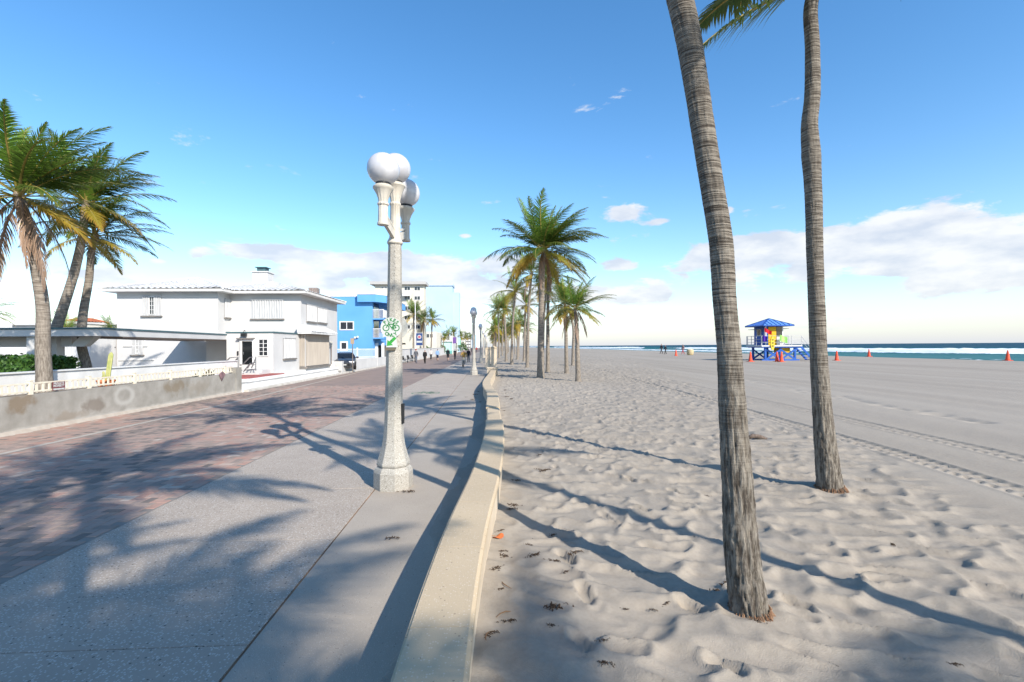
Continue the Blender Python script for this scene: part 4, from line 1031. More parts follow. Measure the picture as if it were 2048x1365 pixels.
def hip_roof(parent, x0, x1, y0, y1, z, pitch, name='roof', m=None, tile=.36, row=.42):
    """hipped barrel-tile roof: ribs run down each slope"""
    mb_ = MB(); tp = math.tan(pitch); W_, D_ = x1 - x0, y1 - y0; half = min(W_, D_) / 2
    def slope(o, ud, vd, Lu):
        n = max(4, int(Lu / (tile / 4))); us = [Lu * i / n for i in range(n + 1)]
        for i in range(n):
            for q in (0,):
                cols = []
                for u in (us[i], us[i + 1]):
                    vm = min(u, Lu - u, half); ph = (u / tile) % 1.0; hz = .07 * abs(math.sin(math.pi * ph))
                    k = max(1, int(half / row)); cols.append([(u, vm * j / k, hz + (.02 * (1 - 0))) for j in range(k + 1)])
                for j in range(len(cols[0]) - 1):
                    a, b, c, d = cols[0][j], cols[1][j], cols[1][j + 1], cols[0][j + 1]
                    def P(t, lift): return (o[0] + ud[0] * t[0] + vd[0] * t[1], o[1] + ud[1] * t[0] + vd[1] * t[1], z + t[1] * tp + t[2] + lift)
                    mb_.quad([P(a, .012), P(b, .012), P(c, 0), P(d, 0)])
    slope((x0, y0), (1, 0), (0, 1), W_); slope((x1, y0), (0, 1), (-1, 0), D_); slope((x1, y1), (-1, 0), (0, -1), W_); slope((x0, y1), (0, -1), (1, 0), D_)
    o = mb_.build(name, m or M_TILE, parent)
    e = MB().box(x0 + .03, x1 - .03, y0 + .03, y1 - .03, z - .14, z + .02); e.build('fascia', M_FASCIA, parent)
    # ridge and hip caps
    c = MB(); h = half * tp + z + .05
    if W_ >= D_: r0_, r1_ = (x0 + half, (y0 + y1) / 2, h), (x1 - half, (y0 + y1) / 2, h)
    else: r0_, r1_ = ((x0 + x1) / 2, y0 + half, h), ((x0 + x1) / 2, y1 - half, h)
    c.tube([r0_, r1_], .09, 6)
    for p in ((x0, y0), (x0, y1)): c.tube([(p[0], p[1], z + .06), r0_ if W_ >= D_ or p[1] == y0 else r1_], .08, 6)
    for p in ((x1, y0), (x1, y1)): c.tube([(p[0], p[1], z + .06), r1_ if W_ >= D_ or p[1] == y1 else r0_], .08, 6)
    c.build('ridge_tiles', m or M_TILE, parent)
    return o

# ------------------------------------------------------------------ white two storey house
GZ = .58
house = thing('house', 'white two storey house with tiled hip roof and metal shutters', 'house', (-17, 34, GZ))
MB().box(-23.8, -17.5, 32, 41, -.05, 5.76).build('wall', M_WHITE, house)
MB().box(-17.52, -12.8, 33.4, 41.2, -.05, 5.79).build('wall', M_WHITE, house)
MB().box(-15.5, -12.803, 29.2, 33.41, -.05, 2.98).build('wall', M_WHITE, house)
MB().box(-17.7, -15.49, 31.0, 33.42, -.05, 2.86).build('wall', M_WHITE, house)
MB().box(-15.53, -12.76, 29.16, 33.39, 2.982, 3.06).build('parapet_edge', M_TEAL, house)
rf = hip_roof(house, -24.5, -16.9, 31.45, 41.6, 5.86, R(17))
rf2 = hip_roof(house, -19.8, -12.2, 32.8, 41.7, 5.87, R(15))
ch = MB().box(-17.35, -16.25, 36.2, 37.2, 6.3, 7.62).box(-17.42, -16.18, 36.13, 37.27, 7.63, 7.72).build('chimney', M_WHITE, rf2)
MB().box(-17.1, -16.5, 36.4, 37.0, 7.72, 8.0).box(-17.2, -16.4, 36.3, 37.1, 8.0, 8.06).build('chimney_cap', M_TEAL, house)
MB().box(-23.76, -17.5, 31.965, 32.0, 5.40, 5.44).build('wall_band', M_FASCIA, house)
window(house, 'S', 32, rect_px('S', 32, 285, 592, 323, 631), 'shutter_open')
window(house, 'S', 33.4, rect_px('S', 33.4, 503, 601, 567, 637), 'shutter')
window(house, 'E', -17.5, rect_px('E', -17.5, 448.5, 599, 467, 635), 'shutter')
window(house, 'E', -12.8, rect_px('E', -12.8, 613, 611, 632.5, 643), 'shutter')
window(house, 'E', -12.8, rect_px('E', -12.8, 635, 617, 652, 645), 'shutter')
window(house, 'S', 32, rect_px('S', 32, 264, 678, 287, 709), 'shutter_open')
window(house, 'E', -12.8, rect_px('E', -12.8, 566, 677, 590, 716), 'shutter')
window(house, 'S', 29.2, rect_px('S', 29.2, 517, 678, 537, 713), 'pane', False, 2, 4, .05)
# door with its frame
u0, u1, v0, v1 = rect_px('S', 29.2, 485, 683, 506, 729); M = fM('S', 29.2, (u0 + u1) / 2, (v0 + v1) / 2); w, h = u1 - u0, v1 - v0
fr = MB().box(-w / 2 - .12, -w / 2, -h / 2, h / 2 + .12, 0, .09, M).box(w / 2, w / 2 + .12, -h / 2, h / 2 + .12, 0, .09, M).box(-w / 2, w / 2, h / 2, h / 2 + .12, 0, .089, M).build('door_frame', M_WHITE2, house)
dr = MB().box(-w / 2, w / 2, -h / 2, h / 2, .004, .03, M).build('door', M_DARK, house)
MB().box(-w / 2 - .25, w / 2 + .12, h / 2 + .125, h / 2 + .19, 0, .22, M).build('door_hood', M_SILL, house)
MB().box(-w / 2 + .05, -w / 2 + .09, -.1, .05, .03, .07, M).build('door_handle', M_STEEL, dr)
MB().box(-w / 2 - .3, -w / 2 - .22, -.15, .1, .0, .05, M).build('mailbox', M_BLACK, house)
ux, uz = S_(491, 671, 29.2)
MB().tube([(ux, 29.2, uz + .25), (ux, 29.05, uz + .3), (ux, 28.98, uz + .15)], .02, 6).box(ux - .14, ux + .16, 28.9, 29.06, uz - .08, uz + .1).build('wall_lamp', M_BLACK, house)
# bay with tan shutters and its little tiled roof
ba, bb = E_(613, 700, -12.35)[0], E_(659, 700, -12.35)[0]
MB().box(-12.85, -12.42, ba, bb, -.05, 3.0).build('bay_wall', M_WHITE, house)
corrugated(fM('E', -12.42, (ba + bb) / 2, 1.92), bb - ba - .1, 2.1, .17, .05, .03).build('bay_shutter', M_SHUTB, house)
corrugated(fM('S', ba, -12.64, 1.92), .40, 2.1, .13, .04, .02).build('bay_shutter', M_SHUTB, house)
MB().box(-12.84, -12.28, ba - .08, bb + .1, .68, .80).build('bay_sill', M_SILL, house)
br = MB(); n = 34; L_ = bb - ba + .9
for i in range(n):
    a, b = ba - .45 + L_ * i / n, ba - .45 + L_ * (i + 1) / n
    za, zb = (.05 * abs(math.sin(math.pi * q / 3.0)) for q in (i, i + 1))
    br.quad([(-11.85, a, 3.15 + za), (-11.85, b, 3.15 + zb), (-12.79, b, 3.62 + zb), (-12.79, a, 3.62 + za)])
br.quad([(-11.85, ba - .45, 3.15), (-12.79, ba - .45, 3.62), (-12.79, ba - .45, 3.1)])
br.box(-12.79, -11.88, ba - .42, bb + .42, 3.02, 3.14)
br.build('bay_roof', M_TILE, house)
MB().box(-14.9, -12.15, 25, 29.15, GZ - .3, GZ + .02).build('terrace', M_RED, house)
MB().box(-14.2, -12.95, 28.1, 29.18, GZ - .2, GZ + .26).box(-14.2, -12.95, 27.75, 28.1, GZ - .2, GZ + .12).build('door_step', M_WHITE, house)
# utility ledges on the lower wall
MB().box(-23.7, -21.5, 31.94, 32.0, 1.35, 1.4).box(-23.4, -21.9, 31.93, 32.0, 2.24, 2.3).build('wall_ledge', M_FASCIA, house)
vx, vz = S_(228, 695, 32); MB().box(vx - .12, vx + .1, 31.93, 32, vz - .05, vz + .03).build('vent', M_BLACK, house)

# carport and portico in front of the house
port = thing('carport', 'flat white carport roof with teal edge on square pillars', 'carport', (-16, 24, .9))
poly = [(-14.9, 19.2), (-15.5, 29.1), (-15.55, 30.95), (-19.6, 31.9), (-19.4, 29.0), (-17.0, 20.5), (-27, 20.5), (-27, 19.2)]
MB().prism(poly, 2.60, 2.86).build('roof_slab', M_WHITE, port)
MB().prism([(x + (.04 if x > -20 else 0), y - (.03 if y < 25 else 0)) for x, y in poly], 2.862, 2.93).build('roof_edge', M_TEAL, port)
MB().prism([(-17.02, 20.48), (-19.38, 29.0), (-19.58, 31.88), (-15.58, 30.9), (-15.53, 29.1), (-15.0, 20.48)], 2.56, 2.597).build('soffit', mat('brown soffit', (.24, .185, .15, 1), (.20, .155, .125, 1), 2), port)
for px0, px1, yy_ in ((62, 79, 19.5), (98, 121, 20.2), (186, 204, 20.0)):
    xa, xb = S_(px0, 700, yy_)[0], S_(px1, 700, yy_)[0]
    if px0 == 186: MB().prism([(xa + .1, 2.6), (xa - .35, 2.2), (xa - .9, 2.2), (xa - .5, 2.6)], 0, .3, Matrix.Translation((0, yy_ + .3, 0)) @ Matrix.Rotation(R(90), 4, 'X')).build('bracket', M_WHITE, port); continue
    MB().box(xa, xb, yy_ - .18, yy_ + .2, .3, 2.6).build('pillar', M_WHITE, port)
MB().box(-23.0, -16.8, 20.22, 20.46, 2.2, 2.598).build('beam', M_WHITE, port)

# white garden wall, yard and the neighbour's low buildings
yard = struct(MB().box(-60, -12.02, -14, 23.4, -.06, .80).build('yard', M_EARTH))
struct(MB().box(-60, -12.06, 23.402, 38.6, -.06, GZ - .05).build('patio', M_FASCIA))
gw = MB().box(-13.95, -13.7, 4, 26.8, .5, 1.40).box(-14.0, -13.65, 3.95, 26.85, 1.402, 1.44)
tag(gw.build('garden_wall', M_WHITE2), 'white garden wall behind the picket fence', 'wall')
low = thing('low_building', 'low white flat roofed building behind the portico', 'building', (-30, 33, .5))
MB().box(-46, -23.9, 30.0, 40, 0, 3.25).build('wall', M_WHITE, low); MB().box(-46.1, -23.85, 29.9, 40.1, 3.252, 3.4).build('roof', M_TILE, low)
window(low, 'S', 30.0, rect_px('S', 30.0, 120, 692, 157, 726), 'shutter', True)
MB().box(-37, -33.5, 33, 35.5, 3.4, 3.95).build('roof_box', M_FASCIA, low)
tag(MB().box(-70, -26, 48, 62, 0, 4.4).box(-70.3, -25.7, 47.7, 62.3, 4.402, 4.6).build('low_building', M_WHITE), 'long pale building with flat roof behind the dark palm', 'building')
rh = thing('tiled_house', 'small house with red tiled roof beyond the garden', 'house', (-38, 54, 0))
MB().box(S_(137, 640, 45)[0], S_(168, 640, 45)[0], 45, 47.6, 0, 4.5).build('wall', M_CREAM, rh); hip_roof(rh, S_(134, 640, 45)[0], S_(171, 640, 45)[0], 44.5, 47.65, 4.52, R(22), m=mat('red clay tile', (.42, .13, .06, 1), (.30, .10, .05, 1), 3, .85))
# hedges
def leaf_clump(name, label, x0, x1, y0, y1, z0, z1, n, seed, sz=.07):
    rg = np.random.default_rng(seed); V, F = [], []
    for i in range(n):
        c = np.array([rg.uniform(x0, x1), rg.uniform(y0, y1), rg.uniform(z0, z1)])
        ax = rg.integers(0, 4)
        if ax == 0: c[2] = z1 + rg.normal(0, .03)
        elif ax in (1, 2): c[1] = y0 + rg.normal(0, .03)
        elif ax == 3: c[0] = x1 + rg.normal(0, .03)
        a = rg.normal(size=3); a /= np.linalg.norm(a); b = np.cross(a, rg.normal(size=3)); b /= np.linalg.norm(b)
        s = sz * rg.uniform(.6, 1.3); k = len(V); V += [tuple(c - a * s), tuple(c + b * s * .5), tuple(c + a * s), tuple(c - b * s * .5)]; F.append((k, k + 1, k + 2, k + 3))
    m = MB(); m.v = V; m.f = F; m.m = [0] * len(F); m.box(x0 + .06, x1 - .06, y0 + .06, y1 - .06, z0, z1 - .06)
    t = thing(name, label, 'hedge', ((x0 + x1) / 2, y0, z0)); m.build('foliage', M_HEDGE, t)['kind'] = 'stuff'; return t
leaf_clump('hedge', 'clipped green hedge left of the portico pillars', -22.5, S_(62, 720, 17.3)[0] + .3, 16.9, 18.0, .8, 1.86, 3600, 1)
leaf_clump('hedge', 'small clipped bush right of the portico pillars', S_(119, 730, 18.6)[0] - .4, S_(140, 730, 18.6)[0], 18.2, 19.0, .8, 1.76, 1200, 2)

# ------------------------------------------------------------------ grey rendered wall with picket fence
seawall = thing('boundary_wall', 'stained grey rendered wall along the brick promenade', 'wall', (-12, 16, 0))
MB().box(-12.05, XW, -14, 23.0, -.06, .93).build('wall_body', M_GREY, seawall)
MB().box(-12.12, XW + .02, 23.001, 23.5, -.06, 1.19).build('end_post', M_GREY, seawall)
MB().prism([(XW, -.05), (XW + .12, -.05), (XW + .02, .07), (XW, .09)], -23.0, 14, Matrix.Rotation(R(90), 4, 'X')).build('mortar_fillet', M_STRIP, seawall)
fence = thing('picket_fence', 'low ivory picket fence on top of the grey wall', 'fence', (-11.95, 16, .93))
fy, k = 7.6, 0
pk = MB().box(-.012, .012, -.028, .028, .035, .285).mesh('picket', M_IVORY)
pst = MB().box(-.045, .045, -.045, .045, 0, .35).box(-.055, .055, -.055, .055, .35, .37).mesh('post', M_IVORY)
posts = np.arange(7.6, 22.9, 1.84)
for i, py_ in enumerate(posts):
    link_mesh('post', pst, fence, (-0.0, py_ - 16, -.001))
    if i < len(posts) - 1:
        for j in range(1, 10): link_mesh('picket', pk, fence, (0, py_ + 1.84 * j / 10 - 16, 0))
        for z in (.055, .265): MB().box(-.02, .02, py_ + .046 - 16, py_ + 1.794 - 16, z, z + .04).build('rail', M_IVORY, fence, local=True)
for j in range(4): link_mesh('picket', pk, fence, (0, posts[-1] + .18 * (j + 1) - 16, 0))
for z in (.055, .265): MB().box(-.02, .02, posts[-1] + .046 - 16, 22.98 - 16, z, z + .04).build('rail', M_IVORY, fence, local=True)
# private property sign hung on the fence
y0_, y1_ = E_(105, 770, -11.9)[0], E_(130, 768, -11.9)[0]
ps = thing('notice_sign', 'dark red sign reading PRIVATE PROPERTY on the picket fence', 'sign', (-11.905, (y0_ + y1_) / 2, 1.09)); ps.rotation_euler = (0, 0, R(90))
hw = (y1_ - y0_) / 2
MB().box(-hw, hw, -.006, 0, -.115, .115).build('plate', mat('maroon', (.14, .012, .02, 1), rough=.5), ps, local=True)
MB().box(-hw + .02, hw - .02, -.008, -.006, -.105, -.06).build('blank_strip', M_SIGNW, ps, local=True)
b_ = MB()
for s, z in (('PRIVATE', .07), ('PROPERTY', .0)):
    me = text_mesh(s, .088); wmax = max(v.co.x for v in me.vertices) - min(v.co.x for v in me.vertices); k_ = min(1, (2 * hw - .04) / wmax)
    add_mesh(b_, me, Matrix.Translation((0, -.0075, z)) @ Matrix.Rotation(R(90), 4, 'X') @ Matrix.Scale(k_, 4, (1, 0, 0)))
b_.build('lettering', M_SIGNW, ps, local=True)
# fallen sign on the wall top
fs = gp(0, 0, .0) if False else None
yb = E_(443, 752, XW)[0]
tag(MB().prism([(0, .02), (.28, .16), (.52, .02), (.22, -.28)], 0, .012, Matrix.Translation((XW + .02, yb - .25, .93)) @ Matrix.Rotation(R(90), 4, 'Z') @ Matrix.Rotation(R(90), 4, 'X')).build('tilted_sign', mat('dark plum plate', (.10, .07, .075, 1), (.30, .17, .18, 1), 5, .5)), 'small dark tilted plate hanging below the far fence end', 'sign')
# cactus in a terracotta pot
cy_ = E_(212, 765, -12.25)[0]
cp = thing('potted_cactus', 'columnar cactus in terracotta pot behind the fence', 'potted plant', (-12.25, cy_, .80))
MB().lathe([(.14, 0), (.19, .05), (.23, .25), (.25, .27), (.25, .31), (.2, .31)], 20, c=(-12.25, cy_, .80)).build('pot', mat('terracotta', (.50, .16, .06, 1), (.60, .22, .10, 1), 5, .8), cp, smooth=True)
MCT = mat('cactus skin', (.30, .33, .10, 1), (.42, .40, .16, 1), 6, .6)
def cactus(x, y, h_, r, lx):
    m = MB(); n = 24; rings_ = 14; k0 = 0; pr = []
    for i in range(rings_ + 1):
        t = i / rings_; rr = r * (1 if t < .85 else math.sqrt(max(0.02, 1 - ((t - .85) / .15) ** 2)))
        for j in range(n):
            a = 2 * math.pi * j / n; q = rr * (1 + .22 * math.cos(6 * a)); m.v.append((x + lx * t * .2 + q * math.cos(a), y + lx * t + q * math.sin(a), 1.08 + h_ * t))
    for i in range(rings_):
        for j in range(n): m.f.append((i * n + j, i * n + (j + 1) % n, (i + 1) * n + (j + 1) % n, (i + 1) * n + j)); m.m.append(0)
    m.f.append(tuple(rings_ * n + j for j in range(n))); m.m.append(0)
    m.build('stem', MCT, cp, smooth=True)
cactus(-12.25, cy_ + .05, .92, .06, .14); cactus(-12.2, cy_ - .14, .32, .03, -.02); cactus(-12.3, cy_ - .05, .18, .03, 0)
# dark succulent plant by the far end of the fence
py2 = E_(400, 742, -12.3)[0]
sp = thing('succulent_plant', 'dark spiky plant pushing through the picket fence', 'plant', (-12.15, py2, .9))
m = MB(); rg = random.Random(4)
for i in range(34):
    a = rg.uniform(0, 6.28); l = rg.uniform(.25, .5); b0 = Vector((-12.15, py2 + rg.uniform(-.75, .75), .9)); d = Vector((math.cos(a) * .45, math.sin(a) * .7, rg.uniform(.35, .9))).normalized()
    s = d.cross(Vector((0, 0, 1))).normalized() * .035
    m.quad([b0 - s * .6, b0 + s * .6, b0 + d * l * .6 + s, b0 + d * l * .6 - s]); m.quad([b0 + d * l * .6 - s, b0 + d * l * .6 + s, b0 + d * l + Vector((0, 0, -.05))])
m.build('leaves', mat('succulent', (.09, .10, .025, 1), (.16, .14, .03, 1), 8, .5), sp)
# handrails at the door steps
def rail(label, pts_list, Y):
    t = thing('handrail', label, 'handrail', (S_(pts_list[0][0][0], 740, Y)[0], Y, GZ)); m = MB()
    for pts in pts_list:
        m.tube([(S_(px, py, Y)[0], Y, S_(px, py, Y)[1]) for px, py in pts], .03, 6)
    m.build('tubes', M_STEEL, t)
rail('grey tube handrail left of the dark doorway', [[(447, 733), (447, 728), (460, 716), (476.5, 714.5), (476.5, 740)], [(458, 740), (461, 727), (473, 725.5), (476, 715.5)], [(465, 728), (476.5, 715)]], 28.0)
rail('grey tube handrail right of the dark doorway', [[(487, 728), (499, 715.5), (511.5, 714), (511.5, 742)], [(487, 744), (500, 727.5), (511, 725.5)], [(488, 741), (511.5, 738.5)], [(503, 737), (511.5, 716)], [(495, 737), (501, 727)]], 27.6)
# white retaining wall in front of the house
rw = thing('retaining_wall', 'white retaining wall with rounded top below the house terrace', 'wall', (-12.1, 30, 0))
pr = [(-.25, -.05), (.22, -.05), (.20, .10), (.06, .14), (.05, .34), (.12, .42), (.10, .50), (.02, .55), (-.25, .55)]
MB().prism([(x - 12.0, z) for x, z in pr], -38.6, -23.9, Matrix.Rotation(R(90), 4, 'X')).build('wall_body', M_WHITE2, rw)
MB().prism([(x * 1.08 - 11.97, z * 1.06 + .005) for x, z in pr], -24.25, -23.52, Matrix.Rotation(R(90), 4, 'X')).build('end_post', M_WHITE2, rw, bevel=.03)
MB().box(-12.4, -11.72, 35.0, 36.6, -.05, .30).build('step_block', M_WHITE2, rw, bevel=.03)
struct(MB().box(XW - .05, XW + .28, 23.6, 130, -.05, .11).build('kerb', mat('pale kerb', (.55, .52, .47, 1), (.44, .41, .36, 1), 3, .9), bevel=.03))
struct(MB().box(-60, -12.05, 38.62, 62, -.06, .22).build('side_street', mat('pale asphalt', (.30, .285, .26, 1), (.36, .34, .31, 1), 3, .95)))
pw = thing('parapet_wall', 'low white wall in front of the parked car', 'wall', (-12.1, 45, 0))
MB().box(-13.9, -12.25, 39.75, 39.95, -.05, .97).box(-12.25, -12.0, 39.75, 58, -.05, .96).build('wall_body', M_WHITE, pw)
tag(MB().box(-12.7, -12.3, 38.9, 39.3, .0, .75).build('utility_box', M_FASCIA, bevel=.02), 'grey utility box at the foot of the street sign', 'box')

# ------------------------------------------------------------------ blue building
blue = thing('blue_building', 'bright blue three level building with white balconies', 'building', (-18, 60, 0))
YB = 57.0
xb1 = S_(745, 650, YB)[0]; zt = S_(700, 592, YB)[1]
MB().box(-30, xb1, YB, 72, -.05, zt - .1).build('wall', M_BLUE, blue)
MB().box(-30.1, xb1 + .05, YB - .05, 72.1, zt - .099, zt + .06).build('roof_edge', M_WHITE2, blue)
xa, za = S_(717, 603, YB); xc = S_(769, 603, YB)[0]
MB().prism([(xa, YB - .55), (S_(753, 600, YB)[0], YB - .55), (xc, YB + 1.0), (xc, 71), (xa, 71)], za - .12, zt + .1).build('parapet_block', M_BLUE, blue)
MB().prism([(xa, YB - .6), (S_(753, 600, YB)[0], YB - .6), (xc + .05, YB + 1.0), (xc + .05, 71), (xa, 71)], zt + .101, zt + .2).build('parapet_edge', M_WHITE2, blue)
for yb_, in ((637,), (675.5,)):
    z = S_(755, yb_, YB)[1]
    MB().box(xb1 + .003, xc - .1, YB + .1, YB + 4, z - .15, z).build('balcony', M_BLUE, blue)
    bal = MB()
    for i in range(9): 
        x = xb1 + .06 + (xc - xb1 - .22) * i / 8; bal.box(x - .02, x + .02, YB + .1, YB + .14, z, z + 1.0)
    bal.box(xb1 + .02, xc - .11, YB + .09, YB + .15, z + 1.0, z + 1.06); bal.box(xc - .16, xc - .11, YB + .16, YB + 3.9, z + .1, z + 1.0)
    bal.build('balcony_railing', M_WHITE2, blue)
    MB().box(xb1 + .001, xb1 + .02, YB + .6, YB + 3.2, z + .02, z + 2.1).build('balcony_door', M_DARK, blue)
for px0 in (745.5, 758):
    x = S_(px0, 690, YB)[0]; MB().box(x, x + .3, YB + 1.2, YB + 1.5, 0, 2.6).build('column', M_WHITE2, blue)
MB().box(xb1 + .004, xc - .4, YB + 1.6, YB + 3.9, .2, 2.3).build('dark_opening', M_DARK, blue)
window(blue, 'S', YB, rect_px('S', YB, 679, 643, 708, 661), 'pane', False, 2, 1, .12)
window(blue, 'S', YB, rect_px('S', YB, 650, 643, 664, 656), 'pane', False, 2, 1, .1)
window(blue, 'S', YB, rect_px('S', YB, 680, 683, 696, 702), 'pane', False, 1, 1, .18)
for px0, py0, px1, py1 in ((617, 576, 634, 590),):
    a, zb_ = S_(px0, py1, 60); b, zc = S_(px1, py0, 60)
    MB().box(a, b, 60, 61, zt + .06, zc).build('air_conditioner', mat('brown rusted casing', (.14, .10, .085, 1), (.30, .25, .22, 1), 6, .6), blue, bevel=.02)
for px0, px1 in ((656, 670), (640, 644)):
    a = S_(px0, 588, 60)[0]; b = S_(px1, 588, 60)[0]; MB().box(a, b, 60, 60.8, zt + .06, zt + .42).build('roof_vent', M_SILL, blue)
wx, wz = S_(671, 661, YB); MB().ball((wx, YB - .1, wz), .16, 10, 8, sz=1.4).build('wall_lamp', M_BLACK, blue, smooth=True)
wx, wz = S_(713, 676, YB); MB().ball((wx - .15, YB - .15, wz), .14, 10, 8).ball((wx + .15, YB - .15, wz + .08), .14, 10, 8).box(wx - .06, wx + .06, YB - .1, YB, wz, wz + .1).build('flood_lamp', M_WHITE2, blue, smooth=True)
# white picket railing and base wall before it
wf = thing('white_railing', 'white vertical bar railing in front of the blue building', 'fence', (-15, 52, 0))
x0_, x1_ = -19.0, -11.95
MB().box(x0_, x1_, 52, 52.2, -.05, .98).build('base_wall', M_WHITE, wf)
nb = 62; bar = MB().box(-.018, .018, -.018, .018, 1.0, 1.88).mesh('bar', M_WHITE2)
for i in range(nb): link_mesh('bar', bar, wf, (x0_ + (x1_ - x0_) * (i + .5) / nb + 15, .1, 0))
for z in (1.02, 1.86): MB().box(x0_, x1_, 52.07, 52.13, z, z + .07).build('rail', M_WHITE2, wf)
for x in (-18.9, -16.4, -14.1, -12.05): MB().box(x - .07, x + .07, 52.03, 52.17, .98, 2.05).build('post', M_WHITE2, wf)
# street signs
def pole_sign(label, px, pyb, pyt, Y, w, h, m, name='street_sign'):
    x, zt_ = S_(px, pyt, Y); zb_ = 0.1
    t = thing(name, label, 'sign', (x, Y, zb_)); MB().tube([(x, Y, zb_), (x, Y, zt_ - .02)], .035, 6).build('pole', mat('rusty sign post', (.13, .10, .08, 1), (.20, .17, .15, 1), 4, .7), t)
    MB().box(x - w / 2, x + w / 2, Y - .05, Y - .04, zt_ - h, zt_).build('plate', m, t)
    return t
pole_sign('narrow white street sign on a dark post beside the house bay', 662.5, 733, 683, 39.3, .26, .40, M_SIGNW)
pole_sign('brown weathered street sign standing before the parked car', 705, 722, 677, 39.6, .30, .46, mat('tan sign back', (.40, .30, .20, 1), (.30, .24, .18, 1), 8, .6))

# ------------------------------------------------------------------ parked car
car = thing('parked_car', 'dark grey car parked nose out beside the white house', 'car', (-13.0, 42.3, .22)); car.location.x = S_(690, 715, 42.3)[0]; car.rotation_euler = (0, 0, R(15))
M_CAR = mat('dark grey car paint', (.035, .04, .05, 1), rough=.25, spec=.7); M_TYRE = mat('tyre rubber', (.015, .015, .015, 1), rough=.9); M_RIM = mat('alloy rim', (.45, .45, .46, 1), rough=.3, metal=.8)
secs = [(-2.15, .55, .30, .62, .62), (-2.05, .78, .24, .72, .72), (-1.6, .87, .22, .86, .86), (-.95, .90, .22, .95, .95), (-.15, .91, .22, .98, 1.40), (.35, .91, .22, 1.0, 1.46), (1.0, .91, .22, 1.0, 1.43), (1.65, .90, .22, 1.0, 1.12), (2.05, .84, .26, .95, .98), (2.2, .70, .32, .85, .86)]
m = MB(); K = 14
for y, hwid, zb_, zs, zr in secs:                # front at -Y; body shoulder zs, roof zr
    cab = max(0, zr - zs); tw = hwid * (.68 if cab > .2 else .9)
    prof = [(-hwid * .9, zb_), (-hwid, zb_ + .15), (-hwid, zs - .18), (-hwid * .97, zs), (-(hwid + tw) / 2 * .98, zs + cab * .55), (-tw, zr - .06), (-tw * .75, zr)]
    prof += [(-x, z) for x, z in reversed(prof)]
    m.v += [(x, y, z) for x, z in prof]
for i in range(len(secs) - 1):
    for j in range(K): m.f.append((i * K + j, i * K + (j + 1) % K, (i + 1) * K + (j + 1) % K, (i + 1) * K + j)); m.m.append(0)
m.f.append(tuple(range(K))); m.f.append(tuple((len(secs) - 1) * K + j for j in reversed(range(K)))); m.m += [0, 0]
bd = m.build('body', M_CAR, car, local=True, auto=50)
MB().quad([(-.80, -.93, .975), (.80, -.93, .975), (.60, -.19, 1.375), (-.60, -.19, 1.375)]).build('windshield', M_DARK, car, local=True)
for s in (-1, 1):
    MB().quad([(s * .885, -.75, 1.0), (s * .665, -.12, 1.37), (s * .665, 1.0, 1.38), (s * .89, 1.35, 1.03)]).build('side_window', M_DARK, car, local=True)
    MB().box(s * .55 - .22, s * .55 + .22, -2.12, -1.98, .60, .72).build('headlight', mat('headlight', (.75, .76, .78, 1), rough=.1, spec=.8), car, local=True, bevel=.03)
    MB().ball((s * 1.02, -.72, 1.02), .11, 10, 8, sx=1.1, sy=.7, sz=.8).build('mirror', M_CAR, car, local=True, smooth=True)
    for y in (-1.35, 1.4):
        w_ = MB().tube([(s * .70, y, .33), (s * .92, y, .33)], .33, 24).build('wheel', M_TYRE, car, local=True)
        MB().tube([(s * .90, y, .33), (s * .935, y, .33)], .21, 16).build('rim', M_RIM, w_, local=True)
MB().box(-.5, .5, -2.17, -2.08, .36, .52).build('grille', M_BLACK, car, local=True); MB().box(-.16, .16, -2.2, -2.17, .40, .48).build('plate', M_SIGNW, car, local=True)

# ------------------------------------------------------------------ cream apartment block and neighbours
ap = thing('apartment_block', 'cream apartment block with flat overhanging roof and dark windows', 'building', (-17, 98, 0)); YA = 94.0
xl, xr = S_(750, 600, YA)[0], S_(848, 600, YA)[0]; ztA = S_(800, 570, YA)[1]
MB().box(xl, xr, YA, 97, -.05, ztA).build('wall', M_CREAM, ap); MB().box(xl - .8, xr + .5, YA - .8, 97.5, ztA + .001, ztA + .55).build('roof', mat('grey roof edge', (.42, .41, .39, 1), rough=.8), ap)
for py0, py1 in ((573, 582), (592, 601), (612, 621), (631, 640), (650, 659)):
    for px0, px1, c in ((828, 841, 2), (808, 821, 2), (762, 768, 1), (769, 775, 1)):
        q = (py0, py1) if px0 > 800 else (py0 + 1, py1 - 4)
        window(ap, 'S', YA, rect_px('S', YA, px0, q[0], px1, q[1]), 'pane', False, c, 1, .10)
    if py0 > 580:
        a, z = S_(849, py0, YA)
z = S_(810, 598, YA)[1]; a, b = S_(806, 590, YA)[0], S_(824, 590, YA)[0]
MB().prism([(0, 0), (1.2, -.9), (1.15, -1.0), (-.03, -.02)], a, b, Matrix.Translation((0, YA, z + 1.4)) @ Matrix(((0, 0, 1, 0), (-1, 0, 0, 0), (0, 1, 0, 0), (0, 0, 0, 1)))).build('awning', M_TILE, ap)
gb = thing('grey_building', 'small greyish brown building with dark balconies behind the lamp', 'building', (-16, 80, 0))
a, zg = S_(768, 602, 82); b = S_(782, 602, 82)[0]
MB().box(a, b + .2, 82, 90, -.05, zg).build('wall', mat('grey brown stucco', (.40, .37, .33, 1), (.33, .30, .27, 1), 1, .9), gb)
for py0 in (612, 635, 660): 
    r = rect_px('S', 82, 769, py0, 779, py0 + 12); window(gb, 'S', 82, r, 'pane', False, 2, 1, .08)
bb_ = thing('pale_blue_tower', 'tall pale blue blank walled apartment tower', 'building', (-17, 185, 0)); YT = 182
